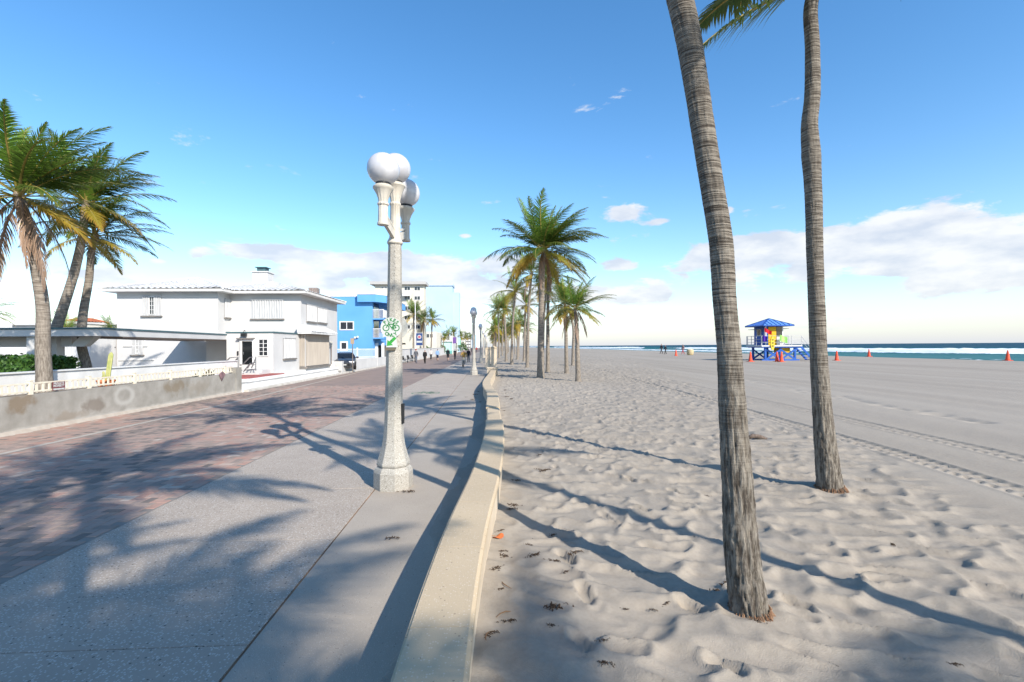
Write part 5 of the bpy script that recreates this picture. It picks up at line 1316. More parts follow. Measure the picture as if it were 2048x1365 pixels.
xl, xr = S_(851, 620, YT)[0], S_(905, 620, YT)[0]; ztT = S_(880, 572, YT)[1]; xr2 = S_(918.5, 620, YT)[0]
MB().box(xl - 8, xr, YT, 190, -.05, ztT).build('wall', M_PBLUE, bb_); MB().box(xr - .01, xr2, YT + 1, 188, -.05, S_(910, 585, YT)[1]).build('wall', M_PBLUE, bb_)
MB().box(xl - 8.3, xr + .3, YT - .4, 190.3, ztT + .01, ztT + .9).build('parapet', mat('tower parapet', (.45, .55, .64, 1), rough=.8), bb_)
cb = thing('white_annex', 'low white block with a row of grey shutters below the apartment block', 'building', (-14, 118, 0)); YC = 118
a, zc = S_(838, 664, YC); b = S_(873, 664, YC)[0]
MB().box(a - 4, b, YC, 132, -.05, zc).build('wall', M_CREAM, cb)
for px0 in (846, 853, 860): window(cb, 'S', YC, rect_px('S', YC, px0, 668, px0 + 6, 676), 'pane', False, 2, 1, .06)
mi = thing('mint_house', 'mint green single storey building with dark window', 'building', (-13, 140, 0)); YM = 138
a, zm = S_(862, 684, YM); b = S_(900, 684, YM)[0]
MB().box(a - 8, b, YM, 150, -.05, zm).build('wall', M_MINT, mi); MB().box(a - 8.2, b + .3, YM - .4, 150.3, zm + .001, zm + .35).build('roof', M_WHITE2, mi); MB().box(a - 8, b + .02, YM - .02, 150.1, -.05, .9).build('plinth', M_MINTD, mi)
window(mi, 'S', YM, rect_px('S', YM, 879, 690, 887, 699), 'pane', False, 2, 1, .08)
tag(MB().box(-12.3, -12.0, 62, 132, -.05, 1.75).box(-12.36, -11.94, 61.94, 132.06, 1.752, 1.84).build('promenade_wall', M_WHITE), 'long white wall along the west side behind the benches', 'wall')
for i, (px0, px1, Y, py, m_) in enumerate([(900, 906, 160, 672, M_WHITE), (908, 922, 240, 688, M_WHITE2), (921, 930, 330, 684, M_CREAM), (931, 942, 520, 664, M_WHITE), (943, 952, 640, 670, M_PBLUE), (953, 962, 900, 660, M_WHITE2)]):
    a, z = S_(px0, py, Y); b = S_(px1, py, Y)[0]
    lb = ['narrow white wall end next to the mint house', 'small white shop front among the far palms', 'cream building far along the promenade', 'hazy white high rise above the far palms', 'pale blue building farthest down the promenade', 'white tower at the end of the promenade'][i]
    t = thing('distant_building', lb, 'building', (a - 4, Y, 0)); MB().box(a - 6, min(b, -12), Y, Y + 20, -.05, z).build('wall', m_, t)
    if i in (1, 2, 3):
        for r_ in range(2 if i < 3 else 6):
            zz = (z - 1.2) - r_ * 3.0
            if zz > 1: MB().box(a + .2, min(b, -12) - .3, Y - .04, Y - .01, zz - .9, zz).build('window', M_GLASS, t)
# far hedges along the promenade
def bush(label, x, y, z, rx_, ry_, rz_, n, seed, m=M_HEDGE):
    rg = np.random.default_rng(seed); mb_ = MB()
    for i in range(n):
        v = rg.normal(size=3); v /= np.linalg.norm(v); v[2] = abs(v[2]); r_ = rg.uniform(.72, 1.05)
        c = np.array([x + v[0] * rx_ * r_, y + v[1] * ry_ * r_, z + v[2] * rz_ * r_]); a = rg.normal(size=3); a /= np.linalg.norm(a); b = np.cross(a, rg.normal(size=3)); b /= np.linalg.norm(b); s = .28 * rg.uniform(.6, 1.2)
        mb_.quad([c - a * s, c + b * s * .55, c + a * s, c - b * s * .55])
    t = thing('bush', label, 'bush', (x, y, z), None); mb_.build('foliage', m, t)['kind'] = 'stuff'
for i, (px, Y, w_, h_, lb) in enumerate([(868, 128, 3.6, 2.3, 'green bush over the white promenade wall'), (845, 112, 2.6, 1.7, 'dark bush behind the two walkers'), (920, 175, 3.5, 2.6, 'dull green bush past the mint house'), (930, 190, 2.6, 3.6, 'bright green bush beyond the cyclist')]):
    x = S_(px, 705, Y)[0]; bush(lb, min(x, -13.0 if i < 2 else -11.5), Y, .6, w_, 3, h_, 420, i)
# banner poles
def banner_pole(label, px, Y, ztop, bx, zb0, zb1, w_, m1_, m2_=None, arm=True):
    x = S_(px, 700, Y)[0]; t = thing('banner_pole', label, 'banner pole', (x, Y, 0), 'banner poles')
    MB().tube([(x, Y, 0), (x, Y, ztop)], [.11, .06], 8).build('pole', M_FASCIA, t)
    bn = MB().box(x + .1, x + .1 + w_, Y - .012, Y + .012, zb0, zb1).build('banner', m1_, t)
    if m2_:
        MB().prism([(.30 * math.cos(2 * math.pi * i / 20), .30 * math.sin(2 * math.pi * i / 20)) for i in range(20)], 0, .012, Matrix.Translation((x + .1 + w_ / 2, Y - .015, (zb0 + zb1) / 2 + .35)) @ Matrix.Rotation(R(90), 4, 'X')).build('emblem', m2_, bn)
        MB().prism([(.20 * math.cos(2 * math.pi * i / 20), .16 * math.sin(2 * math.pi * i / 20)) for i in range(20)], 0, .012, Matrix.Translation((x + .1 + w_ / 2, Y - .029, (zb0 + zb1) / 2 + .35)) @ Matrix.Rotation(R(90), 4, 'X')).build('emblem', mat('emblem red', (.45, .08, .12, 1), rough=.6), bn)
        MB().box(x + .16, x + .04 + w_, Y - .03, Y - .013, zb0 + .40, zb0 + .68).build('emblem', M_SIGNW, bn)
    if arm: MB().beam((x, Y, zb1 + .04), (x + w_ + .15, Y, zb1 + .04), .04).beam((x, Y, zb0 - .04), (x + w_ + .15, Y, zb0 - .04), .04).build('bracket', M_FASCIA, t)
banner_pole('pale pole with navy banner showing a round red emblem', 831, 72, 8.9, 0, 2.3, 4.1, .95, mat('navy banner', (.03, .06, .17, 1), rough=.7), M_SIGNW)
banner_pole('pale pole with a small purple banner', 905, 130, 6.0, 0, 2.9, 4.6, .9, mat('purple banner', (.14, .07, .26, 1), rough=.7))
banner_pole('pale pole with a mint green banner', 914.5, 150, 7.4, 0, 2.6, 4.6, .9, mat('mint banner', (.35, .68, .52, 1), rough=.7))
# benches
def bench(label, x, y, rz):
    t = thing('bench', label, 'bench', (x, y, 0), 'benches along the white wall', rz)
    MB().box(-.8, .8, -.25, .2, .42, .46).build('seat', M_BLACK, t, local=True)
    b = MB(); 
    for i in range(9): b.beam((-.78 + 1.56 * i / 8, .22, .46), (-.78 + 1.56 * i / 8, .30, .88), .03)
    b.beam((-.8, .30, .9), (.8, .30, .9), .04); b.build('backrest', M_BLACK, t, local=True)
    for s in (-1, 1):
        MB().tube([(s * .78, -.22, 0), (s * .78, -.22, .62), (s * .78, .2, .66), (s * .78, .24, .0)], .025, 6).build('leg', M_BLACK, t, local=True)
for i, y in enumerate((63.5, 67.5, 71.0)): bench('black metal bench beside the white promenade wall', -11.1, y, R(90))

# ------------------------------------------------------------------ people
SKIN = mat('skin', (.50, .30, .21, 1), rough=.6); HAIRD = mat('dark hair', (.03, .022, .018, 1), rough=.7)
def cloth(c): return mat('cloth %d %d %d' % tuple(int(x * 100) for x in c), tuple(c) + (1,), tuple(x * .75 for x in c) + (1,), 9, .85)
def person(label, x, y, rz, top, legs, pose, h=1.72, shorts=False, short_sleeve=False, hat=None, z=0.0, hair=None, shoes=(.1, .1, .1), group=None):
    """one continuous skinned body facing -Y before rotation; clothing shells are children"""
    P = {'pel': (0, 0, .95), 'sp': (0, 0, 1.14), 'ch': (0, -.01, 1.33), 'nk': (0, 0, 1.47), 'hb': (0, -.015, 1.55), 'hd': (0, -.02, 1.63), 'ht': (0, -.005, 1.70)}
    rad = {'pel': (.150, .105), 'sp': (.135, .095), 'ch': (.155, .105), 'nk': (.05, .05), 'hb': (.064, .075), 'hd': (.074, .090), 'ht': (.045, .055)}
    E = [('pel', 'sp'), ('sp', 'ch'), ('ch', 'nk'), ('nk', 'hb'), ('hb', 'hd'), ('hd', 'ht')]
    st = pose.get('stride', .2); sw = pose.get('swing', .12); sit = pose.get('sit', False)
    for s, nm in ((-1, 'l'), (1, 'r')):
        f = st * s
        P['sh' + nm] = (s * .165, 0, 1.41); P['el' + nm] = (s * .225, sw * s * .5 + .03, 1.15); P['wr' + nm] = (s * .235, sw * s - .05, .92); P['hn' + nm] = (s * .225, sw * s - .08, .83)
        P['hp' + nm] = (s * .085, 0, .90); P['kn' + nm] = (s * .095, -f * .5 - .03, .49); P['an' + nm] = (s * .095, -f + (.05 if f < 0 else 0), .09 + (.05 if f < 0 else 0)); P['to' + nm] = (s * .11, -f - .15, .035 + (.02 if f < 0 else 0))
        if sit:
            P['el' + nm] = (s * .28, -.16, 1.18); P['wr' + nm] = (s * .27, -.40, 1.10); P['hn' + nm] = (s * .26, -.47, 1.09)
            k = .14 * s; P['kn' + nm] = (s * .12, -.36, .62 + k); P['an' + nm] = (s * .11, -.22, .24 + k); P['to' + nm] = (s * .11, -.36, .20 + k)
        rad['sh' + nm] = (.062, .065); rad['el' + nm] = (.043, .043); rad['wr' + nm] = (.030, .026); rad['hn' + nm] = (.030, .018)
        rad['hp' + nm] = (.088, .092); rad['kn' + nm] = (.058, .06); rad['an' + nm] = (.038, .042); rad['to' + nm] = (.040, .028)
        E += [('ch', 'sh' + nm), ('sh' + nm, 'el' + nm), ('el' + nm, 'wr' + nm), ('wr' + nm, 'hn' + nm), ('pel', 'hp' + nm), ('hp' + nm, 'kn' + nm), ('kn' + nm, 'an' + nm), ('an' + nm, 'to' + nm)]
        for fi, (fx, fl) in enumerate(((-.018, .045), (-.006, .055), (.006, .052), (.018, .04))):   # fingers
            b = P['hn' + nm]; k = 'f%s%d' % (nm, fi); P[k] = (b[0] + fx, b[1] - .012 if not sit else b[1] - fl, b[2] - fl if not sit else b[2] - .02); rad[k] = (.008, .008); E.append(('hn' + nm, k))
        b = P['wr' + nm]; k = 'th' + nm; P[k] = (b[0] - s * .035, b[1] - .03, b[2] - .06); rad[k] = (.009, .009); E.append(('wr' + nm, k))
    if sit:
        for k in ('sp', 'ch', 'nk', 'hb', 'hd', 'ht', 'shl', 'shr'): P[k] = (P[k][0], P[k][1] - (P[k][2] - .95) * .22, P[k][2])
    names = list(P); idx = {k: i for i, k in enumerate(names)}
    me = bpy.data.meshes.new('body'); me.from_pydata([P[k] for k in names], [(idx[a], idx[b]) for a, b in E], [])
    o = bpy.data.objects.new('body', me); COL.objects.link(o)
    o.modifiers.new('skin', 'SKIN'); sv = me.skin_vertices[0].data
    for k in names: sv[idx[k]].radius = rad[k]; sv[idx[k]].use_root = (k == 'pel')
    sd = o.modifiers.new('sub', 'SUBSURF'); sd.levels = sd.render_levels = 2
    dg = bpy.context.evaluated_depsgraph_get(); full = bpy.data.meshes.new_from_object(o.evaluated_get(dg)); bpy.data.objects.remove(o)
    full.materials.clear(); full.materials.append(SKIN); full.polygons.foreach_set('use_smooth', [True] * len(full.polygons))
    t = thing('person', label, 'person', (x, y, z), group, rz); k = h / 1.72; t.scale = (k, k, k)
    body_ = link_mesh('body', full, t)
    def shell(name, cond, m_, off):
        fs_ = [p for p in full.polygons if cond(p.center)]
        if not fs_: return
        ids = sorted({i for p in fs_ for i in p.vertices}); mp_ = {v: i for i, v in enumerate(ids)}
        q = bpy.data.meshes.new(name); q.from_pydata([tuple(full.vertices[i].co + full.vertices[i].normal * off) for i in ids], [], [tuple(mp_[i] for i in p.vertices) for p in fs_])
        q.materials.append(m_); q.polygons.foreach_set('use_smooth', [True] * len(fs_)); link_mesh(name, q, t)
    arm = lambda c: abs(c.x) > .175 and (c.z < 1.34) and (c.z > .7)
    shell('jacket' if not short_sleeve else 'shirt', lambda c: (.90 < c.z < 1.475 and (not arm(c) or c.z > (1.22 if short_sleeve else .95))), cloth(top), .018)
    if sit: shell('trousers', lambda c: (.5 if shorts else .25) < c.z < .96 and not (abs(c.x) > .21), cloth(legs), .014)
    else: shell('trousers', lambda c: (.42 if shorts else .09) < c.z < .97 and not (abs(c.x) > .185 and c.z > .7), cloth(legs), .014)
    shell('hair', lambda c: c.z > 1.615 and (c.y > -.055 or c.z > 1.67) or (c.z > 1.53 and c.y > .03), hair or HAIRD, .012)
    shell('shoe', lambda c: c.z < (.085 if not sit else .27) and not (sit and c.z < .0), cloth(shoes), .012)
    if hat: MB().lathe([(.115, 1.655), (.118, 1.69), (.10, 1.74), (.05, 1.765)], 16, c=(0, -.01, 0)).box(-.08, .08, -.19, -.09, 1.66, 1.675).build('cap', cloth(hat), t, local=True, smooth=True)
    # face: nose, eyes, mouth, ears
    m = MB().box(-.012, .012, -.118, -.09, 1.585, 1.62).build('nose', SKIN, t, local=True, bevel=.005)
    MB().ball((-.03, -.098, 1.632), .010, 8, 6).ball((.03, -.098, 1.632), .010, 8, 6).build('eyes', HAIRD, t, local=True)
    MB().box(-.025, .025, -.100, -.085, 1.553, 1.561).build('mouth', mat('lips', (.35, .12, .10, 1), rough=.6), t, local=True)
    for s in (-1, 1): MB().ball((s * .082, .0, 1.61), .026, 8, 6, sx=.4).build('ear', SKIN, t, local=True, smooth=True)
    return t
WG = 'people walking on the promenade'
pp = lambda px, py: (gp(px, py).x, gp(px, py).y)
person('walker in grey jacket and red cap approaching with a companion', *pp(832, 727), R(4), (.10, .105, .12), (.10, .12, .16), {'stride': .16, 'swing': .15}, 1.78, hat=(.45, .06, .05), group=WG)
person('walker in black jacket and dark trousers beside the red cap', *pp(850, 728), R(-4), (.02, .02, .022), (.045, .04, .035), {'stride': .24, 'swing': -.14}, 1.68, group=WG)
person('walker in white top and dark leggings near the wall', *pp(862, 720), R(175), (.62, .58, .55), (.03, .03, .035), {'stride': .2, 'swing': .12}, 1.70, group=WG, shoes=(.6, .5, .3))
person('walker in light blue shirt and dark shorts seen from behind', *pp(875, 722), R(176), (.25, .40, .66), (.02, .025, .05), {'stride': .18, 'swing': .15}, 1.72, shorts=True, group=WG)
person('walker in black jacket and shorts seen from behind', *pp(896, 722), R(184), (.012, .013, .018), (.015, .015, .018), {'stride': .17, 'swing': -.14}, 1.82, shorts=True, group=WG)
person('walker all in black seen from behind near the cyclist', *pp(910, 720), R(180), (.014, .012, .014), (.014, .014, .016), {'stride': .10, 'swing': .1}, 1.66, short_sleeve=True, group=WG)
person('person in black top half hidden behind the cyclist', *pp(937, 725), R(180), (.012, .012, .015), (.10, .11, .12), {'stride': .14, 'swing': .1}, 1.75, group=WG)
person('distant person in a red shirt far down the promenade', *pp(953, 705), R(180), (.45, .05, .05), (.08, .08, .1), {'stride': .14, 'swing': .1}, 1.9, group=WG)
for i, (px, py, c) in enumerate([(943, 705, (.05, .05, .07)), (961, 706, (.1, .1, .14)), (968, 704, (.35, .35, .36))]):
    person(['tiny distant person in dark clothes past the cyclist', 'tiny distant person in navy by the far lamps', 'tiny distant person in grey beside the far lamps'][i], *pp(px, py), R(170), c, (.06, .06, .07), {'stride': .15}, 1.75, group=WG)
# cyclist
cxp, cyp = pp(927.5, 735)
person('cyclist in tan jacket and pale trousers riding towards the viewer', cxp, cyp + .25, R(2), (.42, .26, .07), (.45, .40, .33), {'sit': True}, 1.76, hat=(.6, .58, .52), z=.0, hair=mat('grey hair', (.4, .38, .35, 1)))
bk = thing('bicycle', 'bicycle with front basket ridden by the cyclist', 'bicycle', (cxp, cyp, 0)); bk.rotation_euler = (0, 0, R(2))
for y in (-.52, .55):
    r = .34; w_ = MB().tube([(0, y + r * math.cos(2 * math.pi * i / 28), .345 + r * math.sin(2 * math.pi * i / 28)) for i in range(28)], .02, 6, close=True).build('wheel', M_TYRE, bk, local=True)
    s_ = MB()
    for i in range(10): s_.beam((0, y, .345), (0, y + .32 * math.cos(2 * math.pi * i / 10), .345 + .32 * math.sin(2 * math.pi * i / 10)), .005)
    s_.build('spokes', M_STEEL, w_, local=True)
MB().tube([(0, -.52, .345), (0, -.40, .70), (0, -.36, .98)], .02, 6).tube([(0, -.40, .72), (0, .12, .34), (0, .22, .80), (0, -.38, .80)], .02, 6).tube([(0, .12, .34), (0, .55, .345), (0, .21, .76)], .014, 6).build('frame', mat('blue bike paint', (.05, .17, .35, 1), rough=.35), bk, local=True)
MB().tube([(-.3, -.26, 1.06), (-.2, -.36, 1.02), (0, -.37, 1.0), (.2, -.36, 1.02), (.3, -.26, 1.06)], .014, 6).build('handlebar', M_STEEL, bk, local=True)
MB().ball((0, .24, .86), .12, 12, 8, sy=1.2, sz=.35).build('saddle', M_BLACK, bk, local=True, smooth=True)
MB().lathe([(.13, .78), (.19, 1.0), (.20, 1.0), (.14, .775)], 16, c=(0, -.60, 0)).build('basket', mat('pale wicker', (.62, .55, .42, 1), (.5, .42, .3, 1), 30, .8), bk, local=True)
for s in (-1, 1): MB().box(s * .11 - .05, s * .11 + .05, .06, .18, .20 + .14 * s, .225 + .14 * s).build('pedal', M_BLACK, bk, local=True)
# people on the beach
BG = 'people by the water'
def bp_(px, py): q = gp(px, py, .5); return q.x, q.y
person('tall dark clothed walker on the sand by the water', *bp_(1323, 708), R(-75), (.03, .035, .05), (.05, .05, .06), {'stride': .3, 'swing': .15}, 1.85, z=.48, group=BG)
person('smaller dark clothed walker following along the water', *bp_(1331, 709), R(-75), (.04, .05, .07), (.03, .03, .035), {'stride': .25, 'swing': .15}, 1.6, z=.48, group=BG)
person('walker in red skirt and pale top by the wicker bin', *bp_(1366, 709), R(-80), (.32, .20, .18), (.35, .05, .07), {'stride': .3, 'swing': .15}, 1.7, z=.48, group=BG)

# ------------------------------------------------------------------ lifeguard tower
TX, TY, TZ = 28.6, 47.6, .48
LB = mat('tower blue', (.016, .085, .36, 1), (.02, .10, .40, 1), 2, .5); RB = mat('roof blue', (.13, .28, .62, 1), (.10, .24, .57, 1), 2, .35, spec=.5); YEL = mat('tower yellow', (.68, .40, .01, 1), (.60, .34, .01, 1), 2, .6); WPT = mat('tower white', (.62, .62, .62, 1), rough=.5)
tw = thing('lifeguard_tower', 'blue and yellow lifeguard tower on stilts with white railing', 'lifeguard tower', (TX, TY, TZ)); tw.scale = (1.0, 1.0, 1.0)
DZ = 1.50
for x in (-1.5, 0, 1.5):
    for y in (-1.1, 1.1): MB().box(x - .09, x + .09, y - .09, y + .09, -.1, DZ - .12).build('leg', LB, tw, local=True)
for y in (-1.2, 1.2):
    MB().beam((-1.5, y, .1), (0, y, 1.1), .09, .16).beam((0, y * .995, 1.1), (1.5, y * .995, .1), .085, .155).build('brace', LB, tw, local=True)
    MB().beam((-1.45, y * 1.01, 1.1), (-.05, y * 1.01, .1), .07, .14).beam((.05, y * 1.01, .1), (1.45, y * 1.01, 1.1), .07, .14).build('brace', LB, tw, local=True)
    MB().beam((-1.9, y * .985, .06), (1.9, y * .985, .06), .14, .16).build('skid', LB, tw, local=True)
MB().box(-1.9, 1.9, -1.35, 1.35, DZ - .22, DZ - .10).build('deck_beam', LB, tw, local=True); MB().box(-2.05, 2.05, -1.45, 1.45, DZ - .098, DZ + .02).build('deck', WPT, tw, local=True)
# cabin
CX0, CX1, CY0, CY1, CH = -1.35, .35, -.95, 1.15, 2.0
MB().box(CX0, CX1, CY0, CY1, DZ + .02, DZ + CH).build('cabin', LB, tw, local=True)
for x in (CX0, CX1):
    MB().box(x - .05, x + .05, CY0 - .06, CY0 + .02, DZ + .021, DZ + CH).build('corner_post', WPT, tw, local=True)
MB().box(CX0 + .25, CX0 + 1.05, CY0 - .05, CY0 - .01, DZ + .03, DZ + 1.85).build('door', YEL, tw, local=True)
MB().box(CX0 + 1.1, CX1 - .06, CY0 - .04, CY0 - .01, DZ + .9, DZ + 1.85).build('window', M_GLASS, tw, local=True)
MB().box(CX0 + 1.1, CX1 - .06, CY0 - .045, CY0 - .012, DZ + .03, DZ + .88).build('panel', WPT, tw, local=True)
MB().box(CX0 - .04, CX0 - .01, -.2, .6, DZ + .95, DZ + 1.65).build('window_frame', WPT, tw, local=True); MB().box(CX0 - .06, CX0 - .041, -.1, .5, DZ + 1.03, DZ + 1.57).build('window', M_GLASS, tw, local=True)
for pts in ([(CX0 - .02, CY0 + .2, DZ + 1.68), (CX0 - .75, CY0 + .2, DZ + 1.6), (CX0 - .75, CY1 - .2, DZ + 1.6), (CX0 - .02, CY1 - .2, DZ + 1.68)], [(CX1 + .02, CY0 + .2, DZ + 1.7), (CX1 + .8, CY0 + .2, DZ + 1.66), (CX1 + .8, CY1 - .2, DZ + 1.66), (CX1 + .02, CY1 - .2, DZ + 1.7)]):
    q = MB(); q.prism([(0, 0)] * 0 or [(p[0], p[1]) for p in pts], pts[1][2], pts[1][2] + .04); q.build('awning_flap', M_SILL, tw, local=True)
# hip roof with standing seams
RX0, RX1, RY0, RY1, RZ, RH = -1.95, 1.15, -1.6, 1.8, DZ + CH, .72
ap_ = ((RX0 + RX1) / 2, (RY0 + RY1) / 2, RZ + RH); cor = [(RX0, RY0, RZ), (RX1, RY0, RZ), (RX1, RY1, RZ), (RX0, RY1, RZ)]
q = MB()
for i in range(4): q.quad([cor[i], cor[(i + 1) % 4], ap_])
q.quad(list(reversed(cor))); rfo = q.build('roof', RB, tw, local=True)
q = MB()
for i in range(4):
    a, b = Vector(cor[i]), Vector(cor[(i + 1) % 4]); A = Vector(ap_)
    q.beam(a + Vector((0, 0, .02)), A + Vector((0, 0, .02)), .07, .05)
    for j in range(1, 7):
        t_ = j / 7; p0 = a.lerp(b, t_); k_ = 1 - abs(2 * t_ - 1); e_ = p0.lerp(a.lerp(b, .5).lerp(A, 1), 0)
        top_ = a.lerp(A, 2 * t_) if t_ <= .5 else b.lerp(A, 2 - 2 * t_)
        q.beam(p0 + Vector((0, 0, .02)), top_ + Vector((0, 0, .02)), .035, .05)
q.build('roof_seams', mat('seam blue', (.02, .08, .33, 1), rough=.4), rfo, local=True)
q = MB()
for i in range(4): q.beam(Vector(cor[i]) - Vector((0, 0, .05)), Vector(cor[(i + 1) % 4]) - Vector((0, 0, .05)), .06, .10)
q.build('eave_board', mat('seam blue', (.02, .08, .33, 1)), tw, local=True)
# railing
RL = mat('railing white', (.45, .45, .45, 1), rough=.4)
def rail_run(a, b, n):
    a, b = Vector(a), Vector(b)
    for i in range(n + 1): p = a.lerp(b, i / n); MB().box(p.x - .022, p.x + .022, p.y - .022, p.y + .022, DZ + .02, DZ + .95).build('rail_post', RL, tw, local=True)
    for z in (.32, .62, .95): MB().beam(a + Vector((0, 0, DZ + z)), b + Vector((0, 0, DZ + z)), .03).build('rail', RL, tw, local=True)
rail_run((-2.0, -1.4, 0), (2.0, -1.4, 0), 4); rail_run((-2.0, -1.3, 0), (-2.0, 1.4, 0), 3); rail_run((-1.9, 1.4, 0), (2.0, 1.4, 0), 4); rail_run((2.0, .6, 0), (2.0, 1.3, 0), 1)
# stair to the sand
st_ = MB().beam((2.05, -1.2, DZ - .1), (3.35, -1.2, -.02), .05, .2).beam((2.05, -.2, DZ - .1), (3.35, -.2, -.02), .05, .2).build('stair', LB, tw, local=True)
for i in range(6): t_ = (i + .6) / 6.2; MB().box(2.05 + 1.3 * t_ - .12, 2.05 + 1.3 * t_ + .12, -1.17, -.23, DZ - .1 - 1.48 * t_, DZ - .06 - 1.48 * t_).build('step', LB, st_, local=True)
MB().tube([(2.05, -1.3, DZ + .9), (3.3, -1.3, .85), (3.3, -1.3, -.05)], .025, 6).tube([(2.05, -1.3, DZ + .5), (3.3, -1.3, .45)], .02, 6).build('handrail', RL, tw, local=True)
MB().box(.15, 1.15, -.9, .2, DZ - .72, DZ - .22).build('storage_box', YEL, tw, local=True)
# flags and board on the tower
fl = thing('red_flag', 'red flag blowing at the tower cabin corner', 'flag', (TX - 1.45, TY - 1.4, TZ + DZ + 1.0))
q = MB(); q.tube([(TX - 1.75, TY - 1.42, TZ + DZ + .9), (TX - 1.75, TY - 1.42, TZ + DZ + 1.75)], .015, 6); q.build('staff', RL, fl)
def flag_cloth(x, y, z, w_, h_, m_, par, drop=0.0):
    n = 12; q = MB()
    for i in range(n):
        f = lambda t: (x + w_ * t, y - .08 * math.sin(t * 7), z - drop * t)
        a, b = f(i / n), f((i + 1) / n); q.quad([a, b, (b[0], b[1] + .02, b[2] - h_), (a[0], a[1] + .02, a[2] - h_)])
    o = q.build('cloth', m_, par); s = o.modifiers.new('thick', 'SOLIDIFY'); s.thickness = .006; return o
flag_cloth(TX - 1.75, TY - 1.44, TZ + DZ + 1.72, .7, .38, mat('flag red', (.50, .01, .02, 1), rough=.8), fl, .3)
fg = thing('green_flag', 'lime green flag hanging on the tower railing', 'flag', (TX + .3, TY - 1.5, TZ + DZ + .3))
flag_cloth(TX - .25, TY - 1.48, TZ + DZ + 1.05, .75, .6, mat('flag lime', (.38, .75, .18, 1), rough=.8), fg, .25)
fp = thing('purple_flag', 'small purple flag on the shaded side of the tower', 'flag', (TX - 2.1, TY - .9, TZ + DZ + .4))
flag_cloth(TX - 1.95, TY - 1.5, TZ + DZ + 1.0, .4, .55, mat('flag purple', (.07, .02, .30, 1), rough=.8), fp, .1)
rb = thing('rescue_board', 'yellow rescue board leaning upright on the tower railing', 'rescue board', (TX - 1.0, TY - 1.55, TZ + DZ - .3))
q = MB(); n = 20
pl_ = [(.20 * math.sin(math.pi * min(1, .06 + .94 * i / n)) ** .55, -.45 + 1.4 * i / n) for i in range(n + 1)]
q.prism([(x, z) for x, z in pl_] + [(-x, z) for x, z in reversed(pl_)], 0, .09, Matrix.Translation((TX - 1.0, TY - 1.47, TZ + DZ)) @ Matrix.Rotation(R(90), 4, 'X')); q.build('board', mat('board yellow', (.60, .46, .04, 1), rough=.5), rb)
q = MB()
for z in (-.1, .2, .5): q.box(TX - 1.08, TX - .92, TY - 1.572, TY - 1.561, TZ + DZ + z, TZ + DZ + z + .10)
q.build('lettering_mark', M_BLACK, rb)

# ------------------------------------------------------------------ cones and bin
M_CONE = mat('cone orange', (.75, .09, .035, 1), (.62, .07, .03, 1), 4, .6)
def cone(px, py, label, s=1.0):
    q = gp(px, py, .5); t = thing('traffic_cone', label, 'traffic cone', (q.x, q.y, .49), 'orange cones on the beach'); t.scale = (s, s, s)
    MB().lathe([(.20, .04), (.17, .1), (.10, .6), (.05, .92), (.03, .93)], 16).build('cone', M_CONE, t, local=True, smooth=True); MB().box(-.25, .25, -.25, .25, 0, .045).build('base', M_CONE, t, local=True)
cone(1352, 712.5, 'orange traffic cone beside the walkers near the water'); cone(1501, 723.5, 'orange traffic cone left of the lifeguard tower'); cone(1554, 724, 'orange traffic cone in front of the tower, left of a pair'); cone(1563, 724.3, 'orange traffic cone in front of the tower, right of a pair')
cone(1673.5, 721.5, 'orange traffic cone right of the slender palm trunk'); cone(1738, 713.5, 'orange traffic cone at the edge of the surf'); cone(2015.5, 721.5, 'orange traffic cone standing far from the others before the breakers')
q = gp(1380.5, 711, .5); bn = thing('litter_bin', 'round straw coloured litter bin on the sand', 'bin', (q.x, q.y, .48))
MB().lathe([(.36, 0), (.48, .2), (.52, .5), (.50, .8), (.46, .92), (.40, .92)], 20).build('barrel', mat('straw', (.52, .42, .24, 1), (.42, .34, .2, 1), 7, .8), bn, local=True, smooth=True); MB().lathe([(.40, .90), (.41, .93), (.2, .97)], 20).build('lid', M_FASCIA, bn, local=True)

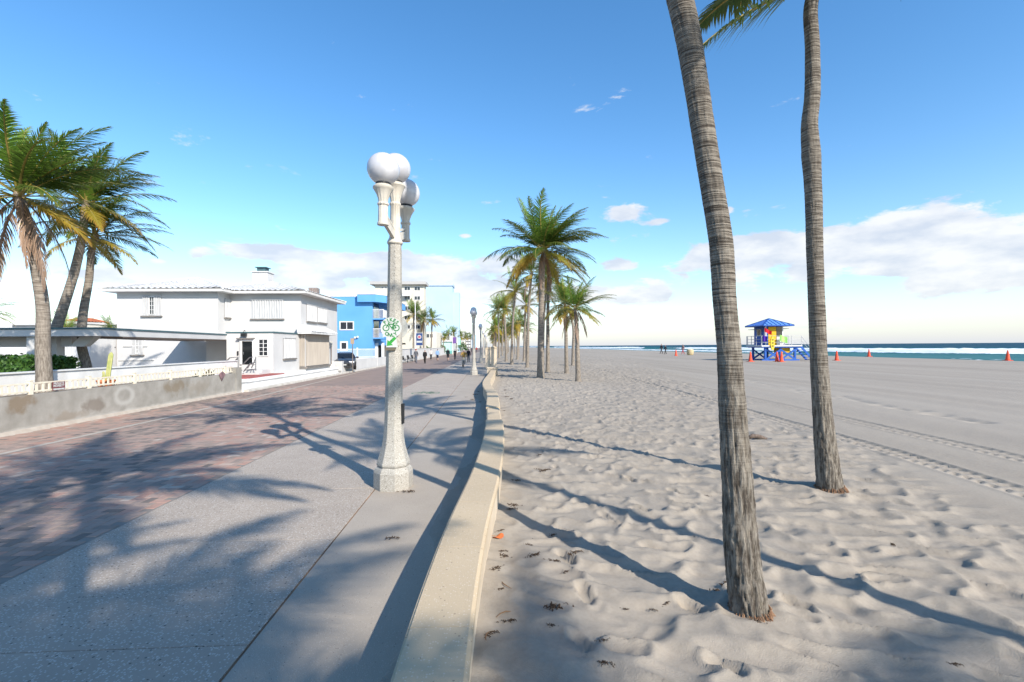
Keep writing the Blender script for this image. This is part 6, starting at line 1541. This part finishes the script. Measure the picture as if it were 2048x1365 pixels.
# ------------------------------------------------------------------ seaweed, leaves, driftwood
M_WEED = mat('dry seaweed', (.045, .028, .018, 1), (.10, .065, .04, 1), 30, .9)
def weed_mesh(seed):
    rg = random.Random(seed); q = MB()
    for i in range(26):
        x, y = rg.gauss(0, .06), rg.gauss(0, .022); a = rg.uniform(0, 6.28); l = rg.uniform(.015, .045)
        p = [Vector((x, y, rg.uniform(.002, .012))), Vector((x + math.cos(a) * l * .5, y + math.sin(a) * l * .5, rg.uniform(.008, .026))), Vector((x + math.cos(a) * l, y + math.sin(a) * l, rg.uniform(0, .012)))]
        q.tube(p, [.004, .0055, .003], 5)
    return q.mesh('strands', M_WEED, smooth=True)
WM = [weed_mesh(i) for i in range(6)]
WL = [(1087, 942, 1.3), (1030, 962, 1.0), (1026, 1012, 1.1), (1022, 1020, .9), (1105, 1075, .7), (1083, 1078, .9), (1054, 1090, .7), (1000, 1062, .6), (1008, 1113, .8), (1005, 1102, .6), (1065, 1112, .8), (1074, 1110, .5), (1147, 1108, 1.0), (1107, 1122, .8), (993, 1139, .8),
      (1112, 1209, 1.5), (1131, 1145, .6), (1002, 1178, .5), (975, 1272, .9), (1016, 1243, .7), (1102, 1250, .5), (1210, 1327, .7), (1204, 1288, .5), (1252, 1222, .4), (1306, 1220, .4), (1332, 1200, .5), (1430, 1186, 1.0), (1448, 1174, .8), (1076, 935, .7), (1080, 910, .7), (1040, 884, .6),
      (1055, 825, .9), (1010, 780, 1.4), (1012, 787, 1.3), (1012, 794, 1.4), (1023, 801, 1.3), (1035, 806, .9), (1007, 822, .8), (1297, 965, .5), (1181, 941, .5), (1413, 993, .5), (1785, 1090, .6), (1660, 1330, .5), (1905, 1325, .6), (1510, 1247, .7), (1097, 750, 2.2)]
for i, (px, py, s) in enumerate(WL):
    z0 = gp(px, py); sz = sand_z(z0.x, z0.y); q = gp(px, py, sz); sz = sand_z(q.x, q.y)
    t = thing('seaweed_clump', 'small dark clump of dried seaweed lying on the sand', 'seaweed', (q.x, q.y, sz), 'seaweed scraps on the sand'); t.rotation_euler = (0, 0, random.uniform(-.6, .9)); t.scale = (s * .75, s * .75, s * .75)
    if (px, py) == (1112, 1209): t['label'] = 'largest brown seaweed clump on the sand among the footprints'; 
    link_mesh('strands', WM[i % 6], t)['kind'] = 'stuff'
for i, (px, py, s) in enumerate([(783, 1078, .7), (815, 985, .9), (945, 800, 1.0), (950, 790, 1.2), (956, 784, 1.1), (960, 805, .8), (932, 795, .6)]):
    q = gp(px, py); t = thing('seaweed_clump', 'small dark scrap of dried weed lying on the footway', 'seaweed', (q.x, q.y, .006), 'seaweed scraps on the footway'); t.rotation_euler = (0, 0, random.uniform(-.5, .5)); t.scale = (s, s, s); link_mesh('strands', WM[i % 6], t)['kind'] = 'stuff'
q = gp(996, 1078); sz = sand_z(q.x, q.y)
lf = thing('fallen_leaf', 'round orange fallen leaf on the sand beside the wall', 'leaf', (q.x, q.y, sz + .012)); m = MB()
n = 18; ring = [(.058 * (1 + .1 * math.cos(2 * a)) * math.cos(a), .045 * math.sin(a), .016 * math.sin(2 * a) + .012 * math.cos(a)) for a in [2 * math.pi * i / n for i in range(n)]]
for i in range(n): m.quad([ring[i], ring[(i + 1) % n], (0, 0, .002)])
o = m.build('blade', mat('orange leaf', (.60, .17, .05, 1), (.48, .12, .04, 1), 30, .6), lf, local=True); o.modifiers.new('t', 'SOLIDIFY').thickness = .0015
MB().tube([(.055, 0, .01), (.0, 0, .006), (-.085, .005, .012)], .0022, 5).build('stalk', mat('leaf stalk', (.3, .14, .05, 1)), lf, local=True)
for px, py, a in ((1013, 1177, 2.2), (1007, 1230, .6), (975, 1280, 1.5)):
    q = gp(px, py); sz = sand_z(q.x, q.y); t = thing('twig', 'thin curved brown twig lying on the sand by the wall', 'twig', (q.x, q.y, sz), 'twigs by the wall', a)
    MB().tube([(-.07, 0, .004), (-.02, .012, .012), (.03, .01, .012), (.08, -.01, .004)], [.002, .004, .005, .002], 6).build('stem', mat('twig brown', (.22, .13, .07, 1), rough=.8), t, local=True)
q = gp(1515, 880); sz = sand_z(q.x, q.y)
dw = thing('driftwood', 'broken brown palm frond base lying behind the thick trunk', 'driftwood', (q.x, q.y, sz), None, R(-8)); m = MB()
m.tube([(-.22, 0, .03), (-.1, .02, .07), (.06, 0, .06), (.2, -.02, .02)], [.03, .055, .045, .012], 8).tube([(-.2, .05, .03), (0, .08, .05), (.14, .1, .02)], [.02, .03, .01], 6)
m.build('wood', mat('driftwood', (.10, .075, .06, 1), (.20, .15, .12, 1), 20, .9), dw, local=True, smooth=True)
